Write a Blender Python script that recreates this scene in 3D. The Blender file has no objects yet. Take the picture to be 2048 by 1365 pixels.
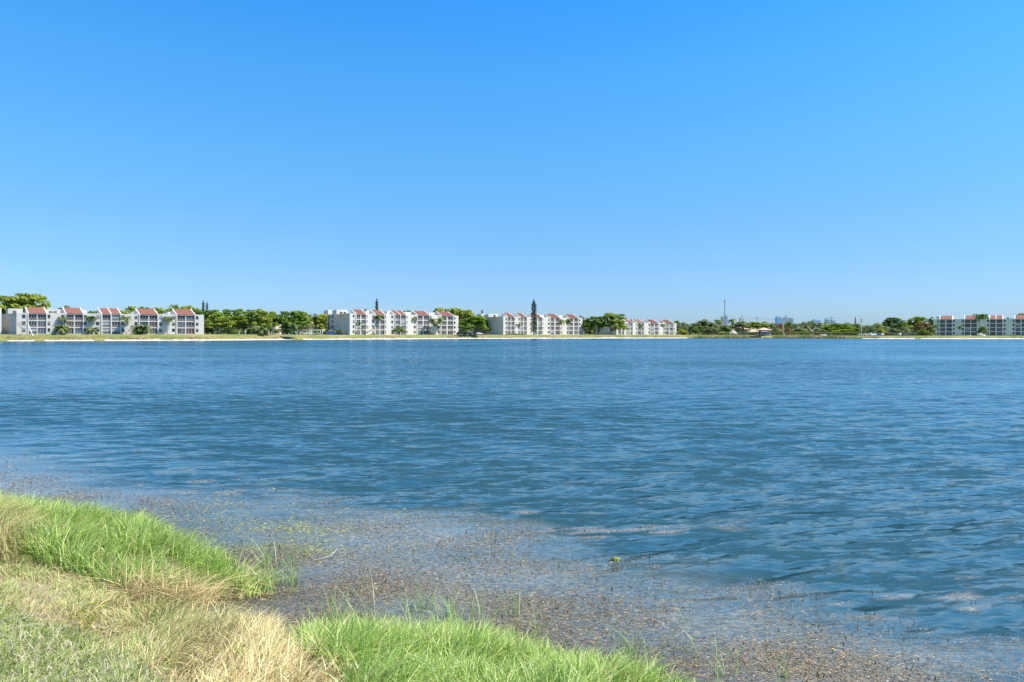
import bpy, bmesh, math, random
import numpy as np
from mathutils import Vector

random.seed(7)
RNG = np.random.default_rng(11)
R = math.radians
sc = bpy.context.scene
COL = sc.collection

# ------------------------------------------------------------------ survey of the place (metres; camera stands on the bank)
F = 1365.0        # focal length in survey units (24 mm on a 36 mm sensor, 2048 wide)
HZ = 667.5        # eye level
EYE = 3.2         # eye height over the lake

def tx(px):
    return (px - 1024.0) / F

def at(px, d, z=0.0):
    return Vector((tx(px) * d, d, z))

def zof(py, d):
    return EYE - (py - HZ) * d / F

def wp(px, py, z=0.0):
    d = (EYE - z) * F / (py - HZ)
    return (tx(px) * d, d)

# ------------------------------------------------------------------ helpers
def tag(o, label=None, cat=None, group=None, kind=None):
    if label: o['label'] = label
    if cat: o['category'] = cat
    if group: o['group'] = group
    if kind: o['kind'] = kind
    return o

def empty(name, loc, rz=0.0):
    o = bpy.data.objects.new(name, None)
    o.location = loc
    o.rotation_euler = (0, 0, rz)
    o.empty_display_size = 0.3
    COL.objects.link(o)
    return o

class MB:
    """collects simple shapes and links them as one mesh object"""
    def __init__(self, T=None):
        self.v = []; self.f = []; self.c = []; self.T = T
    def add(self, vs, fs, col=None):
        n = len(self.v)
        if self.T:
            vs = [self.T(*p) for p in vs]
        self.v += [tuple(p) for p in vs]
        self.f += [tuple(i + n for i in f) for f in fs]
        self.c += [col if col is not None else 0.5] * len(vs)
    def box(self, x0, x1, y0, y1, z0, z1):
        self.add([(x0, y0, z0), (x1, y0, z0), (x1, y1, z0), (x0, y1, z0), (x0, y0, z1), (x1, y0, z1), (x1, y1, z1), (x0, y1, z1)],
                 [(0, 3, 2, 1), (4, 5, 6, 7), (0, 1, 5, 4), (1, 2, 6, 5), (2, 3, 7, 6), (3, 0, 4, 7)])
    def prism_u(self, u0, u1, poly):
        """polygon of (v, z) swept from u0 to u1"""
        n = len(poly)
        vs = [(u0, a, b) for a, b in poly] + [(u1, a, b) for a, b in poly]
        fs = [tuple(range(n))[::-1], tuple(range(n, 2 * n))]
        for i in range(n):
            j = (i + 1) % n
            fs.append((i, j, n + j, n + i))
        self.add(vs, fs)
    def tube(self, pts, rad, n=7, cap=True, col=None):
        pts = [Vector(p) for p in pts]
        vs = []; fs = []
        for i, p in enumerate(pts):
            a = pts[min(i + 1, len(pts) - 1)] - pts[max(i - 1, 0)]
            a.normalize()
            s = a.cross(Vector((0.31, 0.95, 0.05)))
            if s.length < 1e-3: s = a.cross(Vector((1, 0, 0)))
            s.normalize(); t = a.cross(s)
            for k in range(n):
                w = 2 * math.pi * k / n
                vs.append(p + (s * math.cos(w) + t * math.sin(w)) * rad[i])
        for i in range(len(pts) - 1):
            for k in range(n):
                k2 = (k + 1) % n
                fs.append((i * n + k, i * n + k2, (i + 1) * n + k2, (i + 1) * n + k))
        if cap:
            fs.append(tuple(range(n))[::-1])
            fs.append(tuple((len(pts) - 1) * n + k for k in range(n)))
        self.add(vs, fs, col)
    def quad(self, c, a, b, col=None):
        c = Vector(c); a = Vector(a); b = Vector(b)
        self.add([c - a - b, c + a - b, c + a + b, c - a + b], [(0, 1, 2, 3)], col)
    def mesh(self, name, m, smooth=False, colour=False):
        me = bpy.data.meshes.new(name)
        me.from_pydata(self.v, [], self.f)
        if m: me.materials.append(m)
        if smooth: me.polygons.foreach_set('use_smooth', [True] * len(me.polygons))
        if colour:
            at_ = me.attributes.new('tone', 'FLOAT', 'POINT')
            at_.data.foreach_set('value', self.c)
        me.update()
        return me
    def build(self, name, m, parent=None, smooth=False, colour=False, loc=None):
        o = bpy.data.objects.new(name, self.mesh(name, m, smooth, colour))
        COL.objects.link(o)
        if parent: o.parent = parent
        if loc is not None: o.location = loc
        return o

def np_mesh(name, V, Fq, m, cols=None, smooth=False, attrs=None):
    """V (n,3) float, Fq (m,k) int; cols (n,3) per-vertex colour"""
    me = bpy.data.meshes.new(name)
    n = len(V); k = Fq.shape[1]
    me.vertices.add(n); me.vertices.foreach_set('co', np.asarray(V, np.float32).ravel())
    me.loops.add(Fq.size); me.loops.foreach_set('vertex_index', np.asarray(Fq, np.int32).ravel())
    me.polygons.add(len(Fq))
    me.polygons.foreach_set('loop_start', np.arange(0, Fq.size, k, dtype=np.int32))
    me.polygons.foreach_set('loop_total', np.full(len(Fq), k, np.int32))
    if smooth: me.polygons.foreach_set('use_smooth', np.ones(len(Fq), bool))
    if cols is not None:
        ca = me.attributes.new('col', 'FLOAT_COLOR', 'POINT')
        c4 = np.ones((n, 4), np.float32); c4[:, :3] = cols
        ca.data.foreach_set('color', c4.ravel())
    for an, av in (attrs or {}).items():
        a = me.attributes.new(an, 'FLOAT', 'POINT')
        a.data.foreach_set('value', np.asarray(av, np.float32))
    me.update(calc_edges=True)
    if m: me.materials.append(m)
    return me

def link(name, me, parent=None, loc=None):
    o = bpy.data.objects.new(name, me); COL.objects.link(o)
    if parent: o.parent = parent
    if loc is not None: o.location = loc
    return o

# ------------------------------------------------------------------ materials
class NT:
    def __init__(self, m):
        m.use_nodes = True
        self.t = m.node_tree; self.t.nodes.clear()
    def n(self, typ, **kw):
        nd = self.t.nodes.new(typ)
        for k, v in kw.items():
            if k.startswith('i_'):
                key = k[2:]
                key = int(key) if key.isdigit() else key.replace('_', ' ')
                nd.inputs[key].default_value = v
            else:
                setattr(nd, k, v)
        return nd
    def l(self, a, b):
        self.t.links.new(a, b)

def c4(c): return (c[0], c[1], c[2], 1.0)

def ramp(nt, fac, stops):
    r = nt.n('ShaderNodeValToRGB')
    e = r.color_ramp.elements
    while len(e) < len(stops): e.new(0.5)
    for i, (p, c) in enumerate(stops):
        e[i].position = p; e[i].color = c4(c)
    nt.l(fac, r.inputs[0])
    return r.outputs[0]

def pmat(name, c1, c2=None, scale=1.0, rough=0.8, stretch=(1, 1, 1), spec=0.3, detail=4.0, metal=0.0, bump=0.0):
    """painted / mineral surface: two tones mixed by a noise laid in object space"""
    m = bpy.data.materials.new(name); nt = NT(m)
    out = nt.n('ShaderNodeOutputMaterial')
    b = nt.n('ShaderNodeBsdfPrincipled', i_Roughness=rough, i_Metallic=metal)
    b.inputs['Specular IOR Level'].default_value = spec
    b.inputs['Base Color'].default_value = c4(c1)
    nt.l(b.outputs[0], out.inputs[0])
    if c2 is not None:
        tc = nt.n('ShaderNodeTexCoord'); mp = nt.n('ShaderNodeMapping')
        mp.inputs['Scale'].default_value = stretch
        nt.l(tc.outputs['Object'], mp.inputs[0])
        nz = nt.n('ShaderNodeTexNoise', i_Scale=scale, i_Detail=detail, i_Roughness=0.6)
        nt.l(mp.outputs[0], nz.inputs['Vector'])
        nt.l(ramp(nt, nz.outputs['Fac'], [(0.3, c1), (0.7, c2)]), b.inputs['Base Color'])
        if bump:
            bp = nt.n('ShaderNodeBump', i_Strength=bump, i_Distance=0.1)
            nt.l(nz.outputs['Fac'], bp.inputs['Height']); nt.l(bp.outputs[0], b.inputs['Normal'])
    return m

def leafmat(name, dark, light, trans=0.3, attr='tone', objvar=True):
    """leaf faces: per-leaf tone, small per-tree shift, light passing through"""
    m = bpy.data.materials.new(name); nt = NT(m)
    out = nt.n('ShaderNodeOutputMaterial')
    at_ = nt.n('ShaderNodeAttribute', attribute_name=attr)
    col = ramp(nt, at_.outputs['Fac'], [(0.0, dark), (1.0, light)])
    if objvar:
        oi = nt.n('ShaderNodeObjectInfo')
        hs = nt.n('ShaderNodeHueSaturation')
        mr = nt.n('ShaderNodeMapRange', i_3=0.47, i_4=0.525); nt.l(oi.outputs['Random'], mr.inputs[0]); nt.l(mr.outputs[0], hs.inputs['Hue'])
        mv = nt.n('ShaderNodeMapRange', i_3=1.2, i_4=0.8); nt.l(oi.outputs['Random'], mv.inputs[0]); nt.l(mv.outputs[0], hs.inputs['Value'])
        nt.l(col, hs.inputs['Color']); col = hs.outputs[0]
    d = nt.n('ShaderNodeBsdfDiffuse'); t = nt.n('ShaderNodeBsdfTranslucent'); mx = nt.n('ShaderNodeMixShader', i_0=trans)
    nt.l(col, d.inputs[0]); nt.l(col, t.inputs[0]); nt.l(d.outputs[0], mx.inputs[1]); nt.l(t.outputs[0], mx.inputs[2])
    nt.l(mx.outputs[0], out.inputs[0])
    return m

def blademat(name, trans=0.3, rough=0.5, gloss=0.06):
    m = bpy.data.materials.new(name); nt = NT(m)
    out = nt.n('ShaderNodeOutputMaterial')
    at_ = nt.n('ShaderNodeAttribute', attribute_name='col')
    d = nt.n('ShaderNodeBsdfDiffuse'); t = nt.n('ShaderNodeBsdfTranslucent'); mx = nt.n('ShaderNodeMixShader', i_0=trans)
    g = nt.n('ShaderNodeBsdfGlossy', i_Roughness=rough); m2 = nt.n('ShaderNodeMixShader', i_0=gloss)
    nt.l(at_.outputs['Color'], d.inputs[0]); nt.l(at_.outputs['Color'], t.inputs[0])
    nt.l(d.outputs[0], mx.inputs[1]); nt.l(t.outputs[0], mx.inputs[2])
    nt.l(mx.outputs[0], m2.inputs[1]); nt.l(g.outputs[0], m2.inputs[2])
    nt.l(m2.outputs[0], out.inputs[0])
    return m

M = {}
M['stucco'] = pmat('white_stucco', (.66, .61, .535), (.60, .555, .48), .35, .85, (1, 1, .25))
M['stucco_grey'] = pmat('grey_green_stucco', (.74, .71, .61), (.68, .65, .55), .3, .85, (1, 1, .3))
M['stucco_pink'] = pmat('salmon_stucco', (.70, .55, .47), (.62, .48, .40), .5, .85)
M['stucco_cream'] = pmat('cream_stucco', (.78, .70, .58), (.70, .62, .50), .5, .85)
M['trim'] = pmat('white_trim', (.70, .68, .64), None, rough=.7)
M['tile'] = pmat('red_roof_tile', (.275, .125, .09), (.21, .088, .062), 2.2, .8, (1, 1, 1))
M['tile_tan'] = pmat('tan_roof_tile', (.60, .42, .28), (.48, .33, .22), 1.6, .85)
M['thatch'] = pmat('palm_thatch', (.50, .43, .34), (.34, .28, .21), 3.0, .95, (1, 1, .3))
M['screen'] = pmat('dark_insect_screen', (.035, .04, .052), (.06, .065, .08), .8, .5, spec=.4)
M['screen_pale'] = pmat('pale_sun_blind', (.45, .46, .46), (.30, .32, .34), .8, .6)  # paler blind colour, dealt to porches at random
M['screen_blue'] = pmat('blue_grey_screen', (.11, .15, .2), (.07, .09, .12), .8, .4)
M['screen_red'] = pmat('maroon_screen', (.11, .05, .05), (.14, .075, .07), .8, .5)
M['rail'] = pmat('brown_grey_railing', (.16, .13, .12), (.22, .19, .17), 2.0, .7)
M['bar'] = pmat('pale_aluminium_bar', (.42, .43, .44), None, rough=.45)
M['glass'] = pmat('dark_window_glass', (.02, .025, .03), (.05, .055, .065), .7, .12, spec=.6)
M['blind'] = pmat('half_drawn_blind', (.42, .40, .37), (.28, .27, .26), .9, .6)
M['ac'] = pmat('dark_rooftop_machine', (.10, .10, .11), (.2, .2, .2), 2.0, .6)
M['trunk'] = pmat('grey_brown_bark', (.20, .16, .13), (.12, .095, .075), 3.0, .95, (1, 1, .3))
M['trunk_pale'] = pmat('pale_grey_bark', (.50, .46, .41), (.36, .32, .28), 2.0, .9, (1, 1, .3))
M['wood'] = pmat('weathered_timber', (.16, .12, .10), (.24, .2, .17), 2.0, .9, (1, 1, .4))
M['lattice'] = pmat('grey_lattice', (.42, .41, .42), (.30, .29, .31), 3.0, .8)
M['pole'] = pmat('grey_utility_pole', (.42, .38, .36), (.32, .29, .27), 1.0, .85, (1, 1, .2))
M['pole_white'] = pmat('pale_concrete_pole', (.72, .66, .62), (.6, .55, .52), 1.0, .8, (1, 1, .2))
M['steel'] = pmat('blue_grey_steel', (.25, .31, .40), None, rough=.5)
M['tyre'] = pmat('black_tyre_rubber', (.02, .02, .02), None, rough=.9)
M['limestone'] = pmat('pale_limestone', (.50, .44, .37), (.33, .29, .24), 14.0, .95, detail=8, bump=.6)
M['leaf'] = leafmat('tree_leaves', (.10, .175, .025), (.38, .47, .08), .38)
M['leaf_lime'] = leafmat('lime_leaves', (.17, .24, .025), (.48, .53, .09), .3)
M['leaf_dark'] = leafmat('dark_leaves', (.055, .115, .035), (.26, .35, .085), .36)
M['leaf_olive'] = leafmat('olive_leaves', (.13, .17, .08), (.38, .42, .20), .35)
M['leaf_red'] = leafmat('red_flowered_leaves', (.20, .16, .07), (.46, .23, .13), .3)
M['leaf_pine'] = leafmat('conifer_needles', (.018, .042, .026), (.06, .10, .055), .1)
M['frond'] = leafmat('palm_fronds', (.07, .11, .03), (.25, .29, .10), .25)
M['blade'] = blademat('grass_blade', .42)
M['straw'] = blademat('straw_blade', .18, .6, .03)
def wetmat(name):
    m = bpy.data.materials.new(name); nt = NT(m)
    out = nt.n('ShaderNodeOutputMaterial'); b = nt.n('ShaderNodeBsdfPrincipled', i_Roughness=.42, i_IOR=1.36)
    at_ = nt.n('ShaderNodeAttribute', attribute_name='col'); nt.l(at_.outputs['Color'], b.inputs['Base Color']); nt.l(b.outputs[0], out.inputs[0])
    return m
M['weed'] = wetmat('wet_water_weed')
# ------------------------------------------------------------------ far shore: shoreline distance and lawn height by bearing
_S = np.array([(-900, 250), (-300, 262), (0, 273), (60, 273), (200, 282), (400, 296), (600, 336), (760, 361), (900, 390), (1060, 412), (1300, 440), (1400, 450), (1500, 452), (1600, 446),
               (1700, 415), (1760, 393), (1880, 384), (2050, 378), (2400, 370), (3000, 360)], float)
_G = np.array([(-900, 3.0), (0, 2.9), (400, 2.85), (600, 2.6), (700, 2.45), (900, 2.55), (1010, 2.43), (1200, 2.35), (1350, 2.25), (1500, 2.0), (1700, 1.8), (1900, 1.7), (2100, 1.65), (3000, 1.6)], float)
def shore(px): return np.interp(px, _S[:, 0], _S[:, 1])
def lawn(px): return float(np.interp(px, _G[:, 0], _G[:, 1]))

def ground_z(px, d):
    """height of the far ground where bearing and distance meet"""
    s = d - float(shore(px)); g = lawn(px)
    return float(np.interp(s, [-8, 0, 2.6, 3.0, 9, 9000], [-1.2, 0.0, 0.46, 0.86, g, g]))

def build_far_ground():
    pxs = np.concatenate([np.arange(-900, -20, 40.), np.arange(-20, 2070, 3.), np.arange(2070, 3000, 40.)])
    offs = np.array([-30, -8, -1, 0, .5, 1.2, 2.0, 2.6, 2.8, 3.0, 4, 5.5, 7, 9, 30, 50, 90, 160, 400, 1200, 3500, 7500.])
    base = np.array([-3, -1.2, -.2, 0, .10, .22, .36, .46, .69, .86, 1.3, 1.8, 2.3, 2.8, 2.8, 2.8, 2.8, 2.8, 2.8, 2.8, 2.8, 2.8])
    nx, ny = len(pxs), len(offs)
    V = np.zeros((ny, nx, 3)); sand = np.zeros((ny, nx))
    wob = RNG.normal(0, 1, nx); wob = np.convolve(wob, np.ones(9) / 9, 'same') * 2.2
    wob2 = RNG.normal(0, 1, nx); wob2 = np.convolve(wob2, np.ones(5) / 5, 'same')
    for i in range(ny):
        d = shore(pxs) + offs[i] + np.where((offs[i] > 0) & (offs[i] < 8), wob * .4, wob * .25 if abs(offs[i]) < 2 else 0)
        g = np.interp(pxs, _G[:, 0], _G[:, 1])
        z = base[i] if offs[i] <= 3 else .86 + (base[i] - .86) / 1.94 * (g - .86)
        V[i, :, 0] = tx(pxs) * d; V[i, :, 1] = d
        V[i, :, 2] = z + (wob2 * .10 if 2.5 < offs[i] < 8 else 0)
        sand[i] = 1.0 if offs[i] <= 2.6 else 0.0
    # stretches without a beach: grass or reeds come down to the water
    gap = np.ones(nx)
    for a, b in ((-900, 14), (70, 90), (190, 210), (585, 606), (1374, 1722), (1829, 1841)):
        gap[(pxs >= a) & (pxs <= b)] = 0.0
    sand *= gap[None, :]
    lipa = np.zeros((ny, nx)); lipa[8:10] = 1.0; lipa[10] = .5
    lipa *= (gap * np.clip(.65 + .5 * wob2 * 2, .1, 1))[None, :]
    idx = np.arange(ny * nx).reshape(ny, nx)
    Fq = np.stack([idx[:-1, :-1], idx[:-1, 1:], idx[1:, 1:], idx[1:, :-1]], -1).reshape(-1, 4)
    m = bpy.data.materials.new('lawn_and_beach'); nt = NT(m)
    out = nt.n('ShaderNodeOutputMaterial'); b = nt.n('ShaderNodeBsdfPrincipled', i_Roughness=.95)
    b.inputs['Specular IOR Level'].default_value = .1
    geo = nt.n('ShaderNodeNewGeometry')
    n1 = nt.n('ShaderNodeTexNoise', i_Scale=.09, i_Detail=6.0, i_Roughness=.65); nt.l(geo.outputs['Position'], n1.inputs['Vector'])
    n2 = nt.n('ShaderNodeTexNoise', i_Scale=.5, i_Detail=5.0); nt.l(geo.outputs['Position'], n2.inputs['Vector'])
    grass = ramp(nt, n1.outputs['Fac'], [(.30, (.13, .165, .04)), (.5, (.20, .205, .06)), (.68, (.28, .23, .10))])
    sandc = ramp(nt, n2.outputs['Fac'], [(.35, (.44, .39, .32)), (.65, (.62, .57, .49))])
    edge = ramp(nt, n2.outputs['Fac'], [(.40, (.10, .075, .05)), (.56, (.26, .20, .11))])
    sp = nt.n('ShaderNodeSeparateXYZ'); nt.l(geo.outputs['Position'], sp.inputs[0])
    lip = nt.n('ShaderNodeAttribute', attribute_name='lip')
    e1 = nt.n('ShaderNodeMapRange', i_1=0.0, i_2=1.0, i_3=1.0, i_4=0.0); nt.l(lip.outputs['Fac'], e1.inputs[0])
    mx1 = nt.n('ShaderNodeMix', data_type='RGBA'); nt.l(e1.outputs[0], mx1.inputs['Factor']); nt.l(edge, mx1.inputs['A']); nt.l(grass, mx1.inputs['B'])
    at_ = nt.n('ShaderNodeAttribute', attribute_name='sand')
    mx2 = nt.n('ShaderNodeMix', data_type='RGBA'); nt.l(at_.outputs['Fac'], mx2.inputs['Factor']); nt.l(mx1.outputs['Result'], mx2.inputs['A']); nt.l(sandc, mx2.inputs['B'])
    # damp strip at the water line
    e2 = nt.n('ShaderNodeMapRange', i_1=.02, i_2=.16); nt.l(sp.outputs['Z'], e2.inputs[0])
    mx3 = nt.n('ShaderNodeMix', data_type='RGBA'); nt.l(e2.outputs[0], mx3.inputs['Factor']); mx3.inputs['A'].default_value = (.13, .12, .10, 1); nt.l(mx2.outputs['Result'], mx3.inputs['B'])
    nt.l(mx3.outputs['Result'], b.inputs['Base Color']); nt.l(b.outputs[0], out.inputs[0])
    me = np_mesh('ground', V.reshape(-1, 3), Fq, m, smooth=True, attrs={'sand': sand.ravel(), 'lip': lipa.ravel()})
    tag(link('ground', me), kind='structure')

build_far_ground()

# ------------------------------------------------------------------ near bank
NS = [(-1800, 16.0), (-500, 13.0), (0, 11.6), (130, 11.2), (280, 10.9), (400, 9.4), (490, 8.5), (520, 8.3), (455, 8.3), (405, 8.0), (452, 7.4), (545, 6.8), (625, 6.66), (690, 6.85), (790, 6.72), (1050, 6.42), (1290, 5.95), (1500, 5.15), (1950, 4.0), (3300, 2.6), (6000, 1.6)]
SH = np.array([(tx(p) * d, d) for p, d in NS])
LANDPOLY = np.vstack([SH, [(40, -2), (40, -25), (-60, -25), (-60, 18)]])

def in_poly(P, poly):
    x, y = P[:, 0], P[:, 1]; c = np.zeros(len(P), bool)
    j = len(poly) - 1
    for i in range(len(poly)):
        xi, yi = poly[i]; xj, yj = poly[j]
        if yi != yj:
            k = ((yi > y) != (yj > y)) & (x < (xj - xi) * (y - yi) / (yj - yi) + xi)
            c ^= k
        j = i
    return c

def sdist(P):
    """signed distance to the near waterline, positive on land"""
    best = np.full(len(P), 1e9)
    for a, b in zip(SH[:-1], SH[1:]):
        ab = b - a; t = np.clip(((P - a) @ ab) / (ab @ ab), 0, 1)
        q = a + t[:, None] * ab
        best = np.minimum(best, np.hypot(*(P - q).T))
    return np.where(in_poly(P, LANDPOLY), best, -best)

def lump(P, k, seed):
    """soft value noise"""
    r = np.random.default_rng(seed); out = np.zeros(len(P))
    for _ in range(7):
        a = r.uniform(0, 6.28); w = k * r.uniform(.6, 1.7)
        out += np.sin(P[:, 0] * math.cos(a) * w + P[:, 1] * math.sin(a) * w + r.uniform(0, 6.28))
    return out / 7 ** .5 / 1.2

def bank_z(P, s=None):
    if s is None: s = sdist(P)
    z = np.interp(s, [-12, -3, -.4, 0, .15, .6, 2, 4, 6.5, 12, 30], [-2.5, -1.2, -.2, 0, .15, .34, .76, 1.2, 1.65, 1.8, 1.9])
    return z + np.where(s > .1, lump(P, 2.2, 3) * .045 * np.clip(s, 0, 1), 0)

def proj(P3):
    """survey bearing / height reading of a point"""
    d = P3[:, 1]
    return np.stack([1024 + F * P3[:, 0] / d, HZ + F * (EYE - P3[:, 2]) / d], 1)

def build_near_bank():
    xs = np.concatenate([np.arange(-40, -12, 1.), np.arange(-12, 5, .1), np.arange(5, 25, 1.)])
    ys = np.concatenate([np.arange(-20, 2, 1.), np.arange(2, 13, .1), np.arange(13, 22, .6)])
    X, Y = np.meshgrid(xs, ys); P = np.stack([X.ravel(), Y.ravel()], 1)
    Z = bank_z(P)
    ny, nx = X.shape; idx = np.arange(nx * ny).reshape(ny, nx)
    Fq = np.stack([idx[:-1, :-1], idx[:-1, 1:], idx[1:, 1:], idx[1:, :-1]], -1).reshape(-1, 4)
    m = bpy.data.materials.new('bank_soil'); nt = NT(m)
    out = nt.n('ShaderNodeOutputMaterial'); b = nt.n('ShaderNodeBsdfPrincipled', i_Roughness=.95); b.inputs['Specular IOR Level'].default_value = .1
    geo = nt.n('ShaderNodeNewGeometry')
    n1 = nt.n('ShaderNodeTexNoise', i_Scale=7.0, i_Detail=8.0, i_Roughness=.7); nt.l(geo.outputs['Position'], n1.inputs['Vector'])
    n2 = nt.n('ShaderNodeTexNoise', i_Scale=60.0, i_Detail=3.0); nt.l(geo.outputs['Position'], n2.inputs['Vector'])
    c = ramp(nt, n1.outputs['Fac'], [(.3, (.16, .12, .07)), (.5, (.36, .28, .17)), (.7, (.44, .37, .24))])
    mx = nt.n('ShaderNodeMix', data_type='RGBA', blend_type='MULTIPLY'); mx.inputs['Factor'].default_value = .6
    nt.l(c, mx.inputs['A']); nt.l(ramp(nt, n2.outputs['Fac'], [(.3, (.4, .38, .33)), (.7, (1, 1, 1))]), mx.inputs['B'])
    nt.l(mx.outputs['Result'], b.inputs['Base Color'])
    bp = nt.n('ShaderNodeBump', i_Strength=.6, i_Distance=.04); nt.l(n2.outputs['Fac'], bp.inputs['Height']); nt.l(bp.outputs[0], b.inputs['Normal'])
    nt.l(b.outputs[0], out.inputs[0])
    me = np_mesh('shore_bank', np.column_stack([P, Z]), Fq, m, smooth=True)
    tag(link('shore_bank', me), kind='structure')

build_near_bank()

# ------------------------------------------------------------------ lake
MAT_EDGE = np.array([(-900, 850), (-200, 885), (0, 905), (130, 930), (250, 962), (420, 980), (600, 990), (800, 1022), (1050, 1048), (1180, 1100), (1350, 1140), (1500, 1185), (1620, 1240), (1800, 1280), (2048, 1310), (3000, 1420)], float)

def weed_mask(P):
    """0 open water .. 1 thick weed, from the place's own outline of the weed bed plus drifting streaks"""
    d = np.maximum(P[:, 1], 1.0)
    px = 1024 + F * P[:, 0] / d; py = HZ + F * EYE / d
    e = np.interp(px, MAT_EDGE[:, 0], MAT_EDGE[:, 1])
    t = (py - e) / (py - HZ + 1)             # how far inside, in shares of the distance
    n = lump(P * [0.55, 1.0], 2.0, 21) * .5 + lump(P * [.45, 1.3], 4.5, 22) * .35 + lump(P * [.5, 1.], 9., 23) * .2
    core = np.clip((t + .08 + n * .12) / .36, 0, 1)
    n2 = lump(P * [.22, 1.0], 4.2, 24) * .6 + lump(P * [.35, 1.2], 10., 25) * .35
    rs = np.clip((px - 900) / 500, 0, 1)
    fr = np.clip((t + .34 + .10 * rs) / .30, 0, 1) * np.clip((n2 - .44 + .14 * rs) / .4, 0, 1) * np.clip(.5 + lump(P * [.5, 1.], 16., 27) * .9, 0, 1) * .9
    return np.clip(np.maximum(core, fr), 0, 1), px, py

class Waves:
    def __init__(self):
        r = np.random.default_rng(5); self.c = []
        for i in range(110):
            lam = .14 * (12.0 ** (i / 109.0)) * r.uniform(.9, 1.1)
            a = R(90 + 22) + r.normal(0, .16 if lam > .9 else .27)
            slope = .015
            self.c.append((lam, math.cos(a), math.sin(a), slope * lam / 6.283, r.uniform(0, 6.283)))
    def h(self, P, spacing, calm):
        z = np.zeros(len(P)); wsum = np.zeros(len(P))
        wx = lump(P, .25, 31) * .5
        for lam, ca, sa, A, ph in self.c:
            w = np.clip((lam / spacing - 2.5) / 2.5, 0, 1)
            k = np.clip(1 - calm * (1.0 if lam < 1 else .82), 0, 1)
            th = 6.283 / lam * (P[:, 0] * ca + P[:, 1] * sa) + ph + wx * min(1.5, 2.0 / lam)
            z += A * w * k * (np.sin(th) + .22 * np.sin(2 * th + 1.57))
            wsum += w
        return z, wsum / len(self.c)

WV = Waves()

def calm_of(P, wm):
    d = P[:, 1]
    g = .75 + .35 * lump(P * [.5, 1.], .22, 41)
    lee = np.clip(1.0 - (P[:, 0] + 14) / 10.0, 0, 1) * np.clip((34 - d) / 16, 0, 1) * .8    # sheltered corner behind the grass
    return np.clip(wm * .93 + lee + np.clip(.75 - g, 0, .35), 0, 1)

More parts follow.
